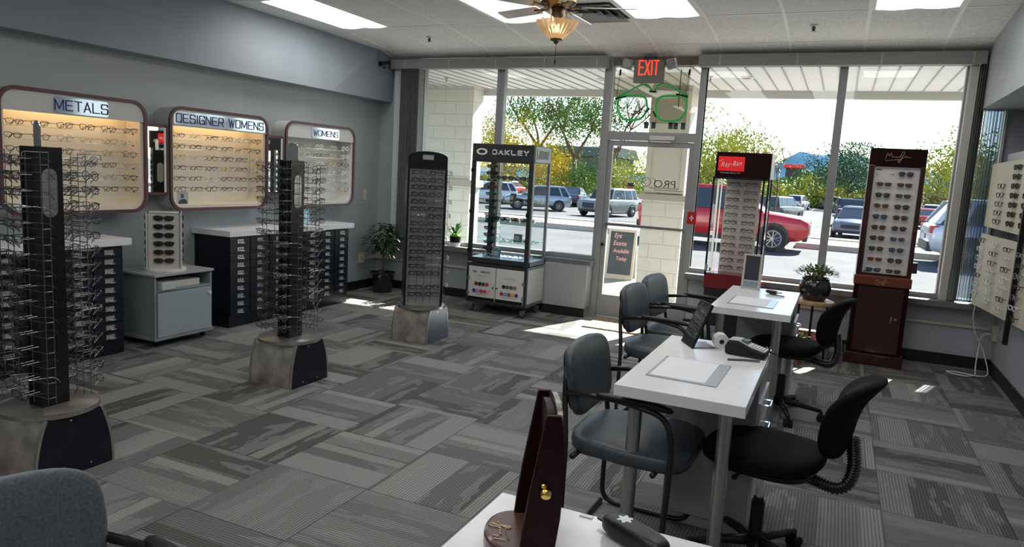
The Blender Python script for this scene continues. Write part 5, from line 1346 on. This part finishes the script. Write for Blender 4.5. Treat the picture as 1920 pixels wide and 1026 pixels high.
S(mb, 'trim_28', mat('line_paint', (.7,.7,.68), .8), 'white parking bay lines')

# ---------------------------------------------------------------- cars
def at(px, py, y):
    """point of the lot seen at a pixel, for setting cars and trees out"""
    m = SC.camera.matrix_world; d = m.to_3x3() @ Vector(((px-960)/1344.43, -(py-513)/1344.43, -1)); o = m.translation; s_ = (y-o.y)/d.y; return o+d*s_
RUB = mat('tyre', (.015,.015,.016), .8); RIM = mat('wheel_rim', (.45,.46,.47), .3, .8); TRIMD = mat('car_trim', (.03,.031,.034), .6)
TAIL = mat('tail_lamp', (.45,.015,.015), .2); HEADL = mat('head_lamp', (.7,.72,.75), .1, .3)
WM = {}
def wheel_mesh():
    if WM: return WM
    WM['t'] = MB().lathe([(.20,-.1),(.30,-.1),(.33,-.07),(.33,.07),(.30,.1),(.20,.1),(.20,.04),(.0,.03)], n=28, M=Matrix.Rotation(PI/2, 4, 'X')).mesh('wheel', RUB, 40)
    mb = MB().lathe([(.19,.07),(.195,.10),(.225,.10),(.225,.07)], n=28, M=Matrix.Rotation(PI/2, 4, 'X'))
    mb.lathe([(.0,.09),(.03,.09),(.04,.075)], n=10, M=Matrix.Rotation(PI/2, 4, 'X'))
    for s_ in (-1,):
        for k in range(5):
            for dd in (-9, 9):
                q = R(72*k+dd); mb.tube([(.03*math.cos(q), s_*.092, .03*math.sin(q)), (.2*math.cos(R(72*k+dd*1.6)), s_*.092, .2*math.sin(R(72*k+dd*1.6)))], .017, 5)
    mb.cyl((0,-.06,0),(0,-.095,0),.05)
    WM['r'] = mb.mesh('rim', RIM, 40); return WM
CP = {
 'suv':   dict(L=4.4, W=.90, H=1.60, belt=1.02, st=[(-2.2,.50,.92,.74),(-2.12,.34,.98,.86),(-1.5,.24,1.02,.90),(0,.22,1.01,.90),(.85,.22,1.0,.90),(1.35,.24,.96,.89),(1.95,.30,.90,.86),(2.16,.40,.80,.76)], gh=(-2.08,-1.72,.15,1.05)),
 'sedan': dict(L=4.7, W=.90, H=1.45, belt=.93, st=[(-2.35,.45,.85,.74),(-2.2,.32,.94,.84),(-1.6,.22,.95,.90),(0,.20,.93,.90),(.9,.20,.92,.90),(1.6,.24,.84,.87),(2.15,.30,.72,.80),(2.32,.40,.62,.66)], gh=(-1.85,-1.05,.2,1.15)),
 'boxy':  dict(L=4.3, W=.92, H=1.72, belt=1.08, st=[(-2.15,.45,1.02,.80),(-2.05,.34,1.06,.90),(-1.5,.28,1.08,.92),(0,.26,1.08,.92),(.85,.26,1.08,.92),(1.5,.28,1.04,.91),(2.0,.34,1.0,.88),(2.12,.45,.92,.82)], gh=(-2.0,-1.88,.45,.85)),
 'pickup':dict(L=5.5, W=.98, H=1.85, belt=1.15, st=[(-2.75,.55,1.10,.88),(-2.65,.42,1.15,.96),(-1.5,.36,1.16,.98),(-.7,.34,1.16,.98),(1.0,.34,1.16,.98),(1.8,.36,1.12,.96),(2.5,.42,1.05,.90),(2.7,.55,.95,.80)], gh=(-.75,-.6,.75,1.35)),
 'van':   dict(L=5.0, W=.98, H=1.95, belt=1.15, st=[(-2.5,.45,1.10,.88),(-2.4,.34,1.15,.96),(-1.5,.28,1.16,.98),(0,.26,1.15,.98),(1.3,.26,1.12,.98),(1.9,.30,1.02,.94),(2.35,.34,.88,.86),(2.45,.45,.75,.74)], gh=(-2.4,-2.25,.9,1.75)),
}
def car(nm, label, x, y, rz, kind, paint, group=None, detail=True):
    z_ = GZ
    if y > 26: x *= 1.458; y *= 1.458; z_ = GF
    P = CP[kind]; t = thing(nm, label, 'truck' if kind == 'pickup' else 'car', (x, y, z_), rz, group)
    st = P['st']; W = P['W']; mb = MB(); vs = []; n = 12
    for sx, zb, zt, hw in st:
        m_ = (zb+zt)/2
        half = [(0, zb), (hw*.86, zb), (hw*.97, zb+.10), (hw, m_), (hw*.97, zt-.10), (hw*.90, zt-.02), (0, zt+.01)]
        ringp = half+[(-a_, z_) for a_, z_ in reversed(half[1:-1])]
        vs += [(sx, a_, z_) for a_, z_ in ringp]
    k = len(st)
    fs = [(i*n+j, i*n+(j+1) % n, (i+1)*n+(j+1) % n, (i+1)*n+j) for i in range(k-1) for j in range(n)]+[tuple(range(n)), tuple((k-1)*n+j for j in reversed(range(n)))]
    b_ = mb.add(vs, fs).build('body', paint, t, smooth=50)
    b_.modifiers.new('bevel', 'BEVEL').width = .03
    g0, g1, g2, g3 = P['gh']; zb = P['belt']-.03; H_ = P['H']
    def frus(i0, z0, i1, z1, wa, wb, mb):
        return mb.add([(i0[0],-wa,z0),(i0[1],-wa,z0),(i0[1],wa,z0),(i0[0],wa,z0),(i1[0],-wb,z1),(i1[1],-wb,z1),(i1[1],wb,z1),(i1[0],wb,z1)], [(0,3,2,1),(4,5,6,7),(0,1,5,4),(1,2,6,5),(2,3,7,6),(3,0,4,7)])
    frus((g0,g3), zb, (g1,g2), H_-.07, W*.90, W*.72, MB()).build('windows', CARGL, t, bev=.02)
    frus((g1-.04,g2+.06), H_-.09, (g1+.10,g2-.10), H_, W*.745, W*.66, MB()).build('roof', paint, t, bev=.02)
    mb = MB()
    def lerp(z): return (z-zb)/(H_-.08-zb)
    def pil(xb, xt, w_=.035):
        for s_ in (-1, 1):
            mb.add([(xb-w_, s_*W*.905, zb), (xb+w_, s_*W*.905, zb), (xt+w_, s_*W*.735, H_-.07), (xt-w_, s_*W*.735, H_-.07), (xb-w_, s_*W*.86, zb), (xb+w_, s_*W*.86, zb), (xt+w_, s_*W*.69, H_-.07), (xt-w_, s_*W*.69, H_-.07)],
                   [(0,1,2,3),(7,6,5,4),(0,4,5,1),(1,5,6,2),(2,6,7,3),(3,7,4,0)])
    pil(g0+.02, g1, .06); pil(g3-.02, g2, .035); mid = (g1+g2)/2; pil(mid+.1, mid+.08, .04)
    if kind != 'pickup': pil(g0+(mid-g0)*.42, g1+(mid-g1)*.42, .05)
    mb.build('pillars', paint, t, fix=False)
    xf, xr = st[-1][0]-.82, st[0][0]+.85
    wm = wheel_mesh(); sc_ = {'pickup': 1.12, 'boxy': 1.06}.get(kind, 1.0)
    for xx in (xf, xr):
        for s_ in (-1, 1):
            MB().lathe([(0,-.0),(.375*sc_,0),(.375*sc_,.05),(0,.05)], n=24, M=Matrix.Rotation(PI/2, 4, 'X')).build('wheel_arch', TRIMD, t, loc=(xx, s_*(W+.004)+(0 if s_ > 0 else .05)-(.0 if s_ < 0 else 0), .34*sc_+.02))
            o = bpy.data.objects.new('wheel', wm['t']); C.objects.link(o); o.parent = t; o.location = (xx, s_*(W-.075), .33*sc_); o.scale = (sc_,)*3; o.rotation_euler = (0, 0, 0 if s_ < 0 else PI)
            q = bpy.data.objects.new('rim', wm['r']); C.objects.link(q); q.parent = o
    r0, r1 = st[0][0], st[-1][0]
    MB().box(r1-.14, r1-.02, -W*.78, W*.78, .30, .52).box(r0-.02, r0+.12, -W*.82, W*.82, .32, .55).box(xr+.4, xf-.4, -W-.006, W+.006, .22, .34).build('lower_trim', TRIMD, t, bev=.02)
    for s_ in (-1, 1):
        MB().box(r1-.30, r1-.045, s_*W*.62-.14, s_*W*.62+.14, st[-1][2]-.10, st[-1][2]+.02).build('headlight', HEADL, t, bev=.02)
        MB().box(r0+.0, r0+.20, s_*W*.80-.10, s_*W*.80+.09, P['belt']-.26, P['belt']-.08).build('taillight', TAIL, t, bev=.02)
        MB().sq((g3-.25, s_*(W+.06), P['belt']+.06), (.07,.09,.06), .6, .6, 12, 8).build('mirror', paint, t, smooth='all')
    MB().box(r1-.03, r1+.006, -.42, .42, .52, st[-1][2]-.08).build('grille', TRIMD, t)
    MB().box(r0-.03, r0-.02, -.26, .26, .60, .72).build('licence_plate', mat('plate_white', (.6,.6,.6), .5), t)
    if kind == 'pickup': MB().box(-2.6, -.85, -W*.82, W*.82, 1.10, 1.172).build('cargo_bed', TRIMD, t)
    return t
CR = mat('car_red', (.50,.012,.022), .22, coat=.6); CS = mat('car_silver', (.42,.47,.52), .25, .5, coat=.5); CWH = mat('car_white', (.70,.73,.78), .25, coat=.5)
CB = mat('car_blue', (.02,.035,.09), .22, coat=.6); CG = mat('car_grey', (.09,.10,.11), .25, .3, coat=.5); CBK = mat('car_black', (.015,.016,.02), .2, coat=.6); CGG = mat('car_grey_green', (.10,.13,.13), .3, .3, coat=.4)
car('parked_car', 'red crossover parked side-on outside behind the red-signed tower', -2.80, 20.05, 0, 'suv', CR)
j = car('parked_car', 'grey boxy off-roader with round headlights left of the door pillar', -8.85, 29.2, R(-107), 'boxy', mat('car_dove', (.22,.25,.27), .3, .3, coat=.5))
car('parked_car', 'dark blue sedan parked behind the boxy off-roader', -13.0, 36.5, R(100), 'sedan', CB)
car('parked_car', 'silver blue crossover seen through the glass showcase', -12.4, 29.9, R(-150), 'suv', CS)
car('parked_car', 'white crossover seen through the left side of the showcase', -16.2, 32.5, R(-140), 'suv', CWH)
car('parked_car', 'small red car behind the showcase, far away', -20.5, 44, R(-100), 'sedan', CR)
car('parked_car', 'pale silver sedan far behind the boxy off-roader', -19.5, 50, R(170), 'sedan', CS)
car('parked_car', 'white crossover by the right window post, tail toward the towers', 4.15, 20.35, R(2), 'suv', mat('car_pearl', (.55,.62,.72), .25, .2, coat=.5))
for px, y, rz, kd, pm, lb in (
    (1606, 41.5, -97, 'suv', mat('car_slate', (.14,.17,.21), .25, .4, coat=.5), 'dark grey wagon facing the shop beside the mahogany tower'),
    (1600, 55, 86, 'pickup', CB, 'dark blue pickup truck behind the grey wagon'),
    (1463, 55, 70, 'boxy', CGG, 'grey green roof-rack wagon right of the red-signed tower'),
    (1494, 86, 80, 'suv', CWH, 'white hatchback parked beyond the grey green wagon'),
    (1516, 108, 80, 'suv', CBK, 'small black car between the white hatchback and white van'),
    (1538, 103, 84, 'van', CWH, 'white van in the far row left of the window mullion'),
    (1556, 96, 100, 'suv', CS, 'silver car in the far row partly behind the mullion'),
    (1579, 84, 96, 'suv', CG, 'dark grey wagon in the far row right of the mullion'),
    (1577, 126, 84, 'suv', mat('car_midblue', (.05,.12,.28), .25, coat=.5), 'blue car in the back row right of the mullion'),
    (1601, 118, 84, 'suv', CWH, 'white car in the back row right of the mullion'),
    (1614, 76, 86, 'pickup', CBK, 'dark pickup truck behind the dark blue pickup'),
    (1748, 74, 84, 'suv', CWH, 'white car far away right of the mahogany tower'),
    (1772, 92, 84, 'suv', CWH, 'second white car far away, left of the cream window post'),
    (1738, 60, 92, 'sedan', CR, 'red car far away right of the mahogany tower'),
    (1838, 75, 82, 'suv', CS, 'silver car far away behind the vinyl blinds'),
    (1868, 58, 60, 'suv', mat('car_midblue', (.05,.12,.28), .25, coat=.5), 'blue car nearer behind the vinyl blinds')):
    p_ = at(px, 400, y); car('parked_car', lb, p_.x/1.458, y/1.458, R(rz), kd, pm)
car('parked_car', 'dark car seen in the door glass beside the pillar', -7.0, 42, R(100), 'suv', CBK)

# ---------------------------------------------------------------- trees
def leafmat(nm, c, c2): return mat(nm, c, .7, spec=.08, noise=.1, scale=.6, col2=c2, detail=6)
LG = leafmat('leaves_green', (.06,.13,.03), (.20,.30,.07)); LY = leafmat('leaves_yellow', (.42,.32,.02), (.70,.56,.06)); LYG = leafmat('leaves_yellow_green', (.20,.28,.04), (.50,.46,.07))
LD = leafmat('leaves_deep', (.03,.075,.03), (.08,.16,.06)); LB = leafmat('leaves_autumn', (.25,.13,.05), (.35,.28,.09))
def tree(x, y, h, r, m, label, n=2200, lf=.22, trunk=.25, bare=0, zc=.62, squash=1.0, seed=0, nm='tree', group=None, dens=.95):
    rnd = rc(seed+int(x*10)); t = thing(nm, label, 'tree', (x, y, gz(y)), 0, group)
    mb = MB(); tips = []
    def br(p, d, L, rr, lv, lim=None):
        q = p+d*L*.5+Vector((rnd.uniform(-.04,.04), rnd.uniform(-.04,.04), .02))*L; e = q+(d+Vector((rnd.uniform(-.15,.15), rnd.uniform(-.15,.15), .08))).normalized()*L*.5
        mb.tube([p, q, e], rr, 6, rs=[rr, rr*.8, rr*.6]); 
        if lv == 0: tips.append(e); return
        for k in range(3 if lv > 1 else 3):
            a_ = rnd.uniform(0, 2*PI); br(e, (d*.7+Vector((math.cos(a_)*.7, math.sin(a_)*.7, rnd.uniform(.1,.5)))).normalized(), L*.68, rr*.6, lv-1); 
        tips.append(e)
    br(Vector((0,0,0)), Vector((0,0,1)), h*(zc-.30), trunk/2, 3 if m else 4)
    mb.build('trunk', BARK, t, smooth='all', fix=False)
    if m:
        lm = MB(); cl = [Vector((rnd.gauss(0,.42)*r, rnd.gauss(0,.42)*r, h*zc+rnd.gauss(0,.36)*(h*(1-zc))*squash)) for _ in range(36)]
        cl = [c for c in cl if (c.x/r)**2+(c.y/r)**2+((c.z-h*zc)/(h*(1-zc)))**2 < 1.0] or cl
        vs = []; fs = []
        for i in range(n):
            c = rnd.choice(cl); cr = r*.30
            p = c+Vector((rnd.gauss(0,cr*.6), rnd.gauss(0,cr*.6), rnd.gauss(0,cr*.5)))
            if p.z > h: p.z = h-rnd.random()*.5
            a_, b2 = Vector((rnd.uniform(-1,1), rnd.uniform(-1,1), rnd.uniform(-1,1))).normalized()*lf*rnd.uniform(.5,1), None
            b2 = a_.orthogonal().normalized()*lf*.4
            k = len(vs); vs += [p-a_*.5, p+b2*.5, p+a_*.5, p-b2*.5]; fs.append((k, k+1, k+2, k+3))
        lm.v = [tuple(v) for v in vs]; lm.f = fs
        lm.build('foliage', m, t, fix=False)
    return t
def at(px, py, y):
    """point of the lot seen at a pixel, for setting trees out"""
    m = SC.camera.matrix_world; d = m.to_3x3() @ Vector(((px-960)/1344.43, -(py-513)/1344.43, -1)); o = m.translation; s_ = (y-o.y)/d.y; return o+d*s_
def tr(px, ytop, y, r, m, label, **k):
    p = at(px, ytop, y); return tree(p.x, y, p.z-gz(y), r, m, label, **k)
tr(955, 195, 60, 3.6, LY, 'bright yellow tree behind the showcase header', n=3600, lf=.34, zc=.55)
tr(1030, 238, 61, 3.0, LY, 'yellow tree right of the showcase header', n=3000, lf=.32, zc=.5)
tr(930, 215, 62, 2.3, LY, 'narrow yellow tree beside the block wall', n=2000, lf=.28, zc=.5)
tr(1060, 300, 60, 1.9, LY, 'low yellow tree behind the showcase side glass', n=1500, lf=.26, zc=.5)
tr(1020, 150, 62, 4.2, LG, 'tall loose green tree left of the door', n=2400, lf=.34, zc=.72, trunk=.5)
tr(1090, 145, 60, 3.6, LG, 'tall green tree with forked trunk left of the door', n=2900, lf=.34, zc=.66, trunk=.5)
tr(1105, 285, 60, 3.2, LG, 'rounded green tree behind the boxy off-roader', n=2600, lf=.28, zc=.5)
tr(1185, 270, 58, 3.1, LYG, 'green tree seen through the door glass', n=3000, lf=.26, zc=.5)
tr(1165, 165, 66, 4.0, LG, 'thin tall tree behind the transom sign', n=1300, lf=.30, zc=.7, trunk=.4)
tr(1345, 188, 40, 2.2, LYG, 'yellow green tree right of the door', n=3800, lf=.26, zc=.52)
tr(1405, 205, 42, 1.9, LYG, 'sparser yellow green tree above the red-signed tower', n=1100, lf=.24, zc=.62)
tr(1322, 300, 46, 1.6, LG, 'green tree at the right edge of the door post', n=1800, lf=.26, zc=.5)
tr(1470, 225, 46, 1.8, None, 'bare branching tree above the red-signed tower', trunk=.16)
tr(1600, 268, 95, 4.6, LD, 'big dark green tree left of the mahogany tower', n=5200, lf=.42, zc=.55)
for i, (px, py, m) in enumerate(((1460,345,LYG),(1480,334,LG),(1502,336,LYG),(1526,312,LG),(1552,330,LYG),(1496,352,LD),(1545,350,LD),(1466,362,LD),(1575,352,LYG),(1625,356,LYG),(1655,345,LG),(1440,340,LYG))):
    tr(px, py, 100+3*(i % 4), 4.0, m, 'tree in the far tree line behind the car park, %s planted' % ORD[i], n=3600, lf=.62, zc=.42, trunk=.4, group='far tree line', seed=i, squash=1.3)
tr(1800, 235, 44, 2.0, LYG, 'yellow green tree right of the mahogany tower', n=2600, lf=.26, zc=.58)
tr(1850, 240, 42, 2.2, LYG, 'yellow green tree behind the vinyl blinds', n=3000, lf=.26, zc=.55)
tr(1880, 300, 46, 2.0, LY, 'yellow tree at the right end of the windows', n=2000, lf=.26, zc=.5)
for i, (px, py, m) in enumerate(((1760,330,LB),(1785,335,LG),(1805,345,LB),(1835,340,LG),(1870,345,LB))):
    tr(px, py, 90, 3.4, m, 'low autumn tree far right behind the car park, %s from the left' % ORD[i], n=1500, lf=.45, zc=.45, group='far autumn trees', seed=20+i)
for i, (px, py) in enumerate(((1450,352),(1478,356),(1506,358),(1534,360),(1562,360),(1590,362),(1620,364))):
    tr(px, py, 112, 4.5, LD, 'dark bush at the foot of the far tree line, %s from the left' % ORD[i], n=2600, lf=.6, zc=.4, nm='bush', group='bushes below the far tree line', seed=80+i, squash=1.4)
for i, (px, py) in enumerate(((1095,335),(1130,342),(1165,345),(1050,345),(1010,340),(1200,350),(960,340),(920,330))):
    tr(px, py, 96, 4.2, LG, 'low bush row at the back of the left car park, %s' % ORD[i], n=1600, lf=.45, zc=.4, nm='bush', group='bushes behind the left car park', seed=40+i)
for i, (x0, x1) in enumerate(((-22, -9.6), (-48, -24))):
    rnd = rc(60+i); mb = MB()
    for k in range(2600):
        p = Vector((rnd.uniform(x0, x1), 54+i*6+rnd.uniform(-.5,.5), GF+rnd.uniform(.05,.55))); a_ = Vector((rnd.uniform(-1,1),rnd.uniform(-1,1),rnd.uniform(-1,1))).normalized()*.10; b2 = a_.orthogonal()*.6
        mb.add([p-a_, p+b2, p+a_, p-b2], [(0,1,2,3)])
    tag(mb.build('hedge', LG, fix=False), 'low clipped hedge across the left car park, %s row' % ORD[i], 'hedge')
# far hill and buildings
HILL = mat('hill_forest_haze', (.035,.085,.15), 1.0, spec=0, noise=.2, scale=.01, detail=8)  # aerial haze is put into the forest colour as blue
def hill(px_pts, y, label):
    vs = []; fs = []; n = len(px_pts)
    for j, (dy, f) in enumerate(((-220,0),(-120,.45),(-40,.85),(0,1),(90,.8),(220,.2))):
        for px, py in px_pts:
            p = at(px, py, y); vs.append((p.x, y+dy+20*math.sin(px*.05), (p.z+5)*f-6+2.5*math.sin(px*.11+j*2)))
    for j in range(5):
        for i in range(n-1): fs.append((j*n+i, j*n+i+1, (j+1)*n+i+1, (j+1)*n+i))
    return tag(MB().add(vs, fs).build('hill', HILL, smooth='all'), label, 'hill')
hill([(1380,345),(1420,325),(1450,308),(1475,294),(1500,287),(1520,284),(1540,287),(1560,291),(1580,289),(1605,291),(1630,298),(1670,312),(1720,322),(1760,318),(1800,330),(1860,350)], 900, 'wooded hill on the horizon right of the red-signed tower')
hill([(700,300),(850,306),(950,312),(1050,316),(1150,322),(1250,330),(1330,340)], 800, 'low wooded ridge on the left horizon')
t = thing('far_building', 'long grey-roofed building behind the trees left of the door', 'building', (at(1112, 300, 105).x, 105, GF))
MB().box(-5, 5, -5, 5, 0, 5.2).build('walls', mat('far_wall', (.16,.15,.15), .9, spec=0), t); MB().prism([(-6,5.2),(6,5.2),(4,6.6),(-4,6.6)], -5.5, 5.5, lambda u, v, w_: (w_, u, v)).build('roof', mat('far_roof', (.08,.09,.10), .9, spec=0), t)
t = thing('far_building', 'small red-roofed building below the hill', 'building', (at(1489, 316, 330).x, 330, at(1489, 322, 330).z))
MB().box(-3, 3, -4, 4, 0, 1.5).build('walls', mat('far_wall2', (.10,.06,.055), .9, spec=0), t); MB().prism([(-5,1.5),(5,1.5),(0,3)], -4, 4, lambda u, v, w_: (w_, u, v)).build('roof', mat('red_roof', (.20,.012,.012), .9, spec=0), t)
MB().box(-3, 3, -4, 4, -15, 0).build('base_wall', mat('far_wall2', (.10,.06,.055), .9, spec=0), t)
t = thing('road_sign', 'red and black road sign on a post beyond the hedge', 'sign', (-14.3, 52.5, GF))
MB().cyl((0,0,0),(0,0,2.1), .03).build('post', GREYP, t); MB().box(-.22,.22,-.04,-.03,1.35,1.75).build('red_panel', REDP, t); MB().box(-.22,.22,-.04,-.03,1.77,2.05).build('black_panel', BLACK, t); MB().box(-.22,.22,-.04,-.03,.75,1.33).build('orange_panel', mat('faded_orange', (.5,.22,.15), .6), t)
t = thing('stop_sign', 'red sign board beside the pillar in the door glass', 'sign', (-14.5, 75, GF))
MB().cyl((0,0,0),(0,0,2.6), .04).build('post', GREYP, t); MB().box(-1.1,1.1,-.06,-.02,2.1,3.3).build('panel', REDP, t)
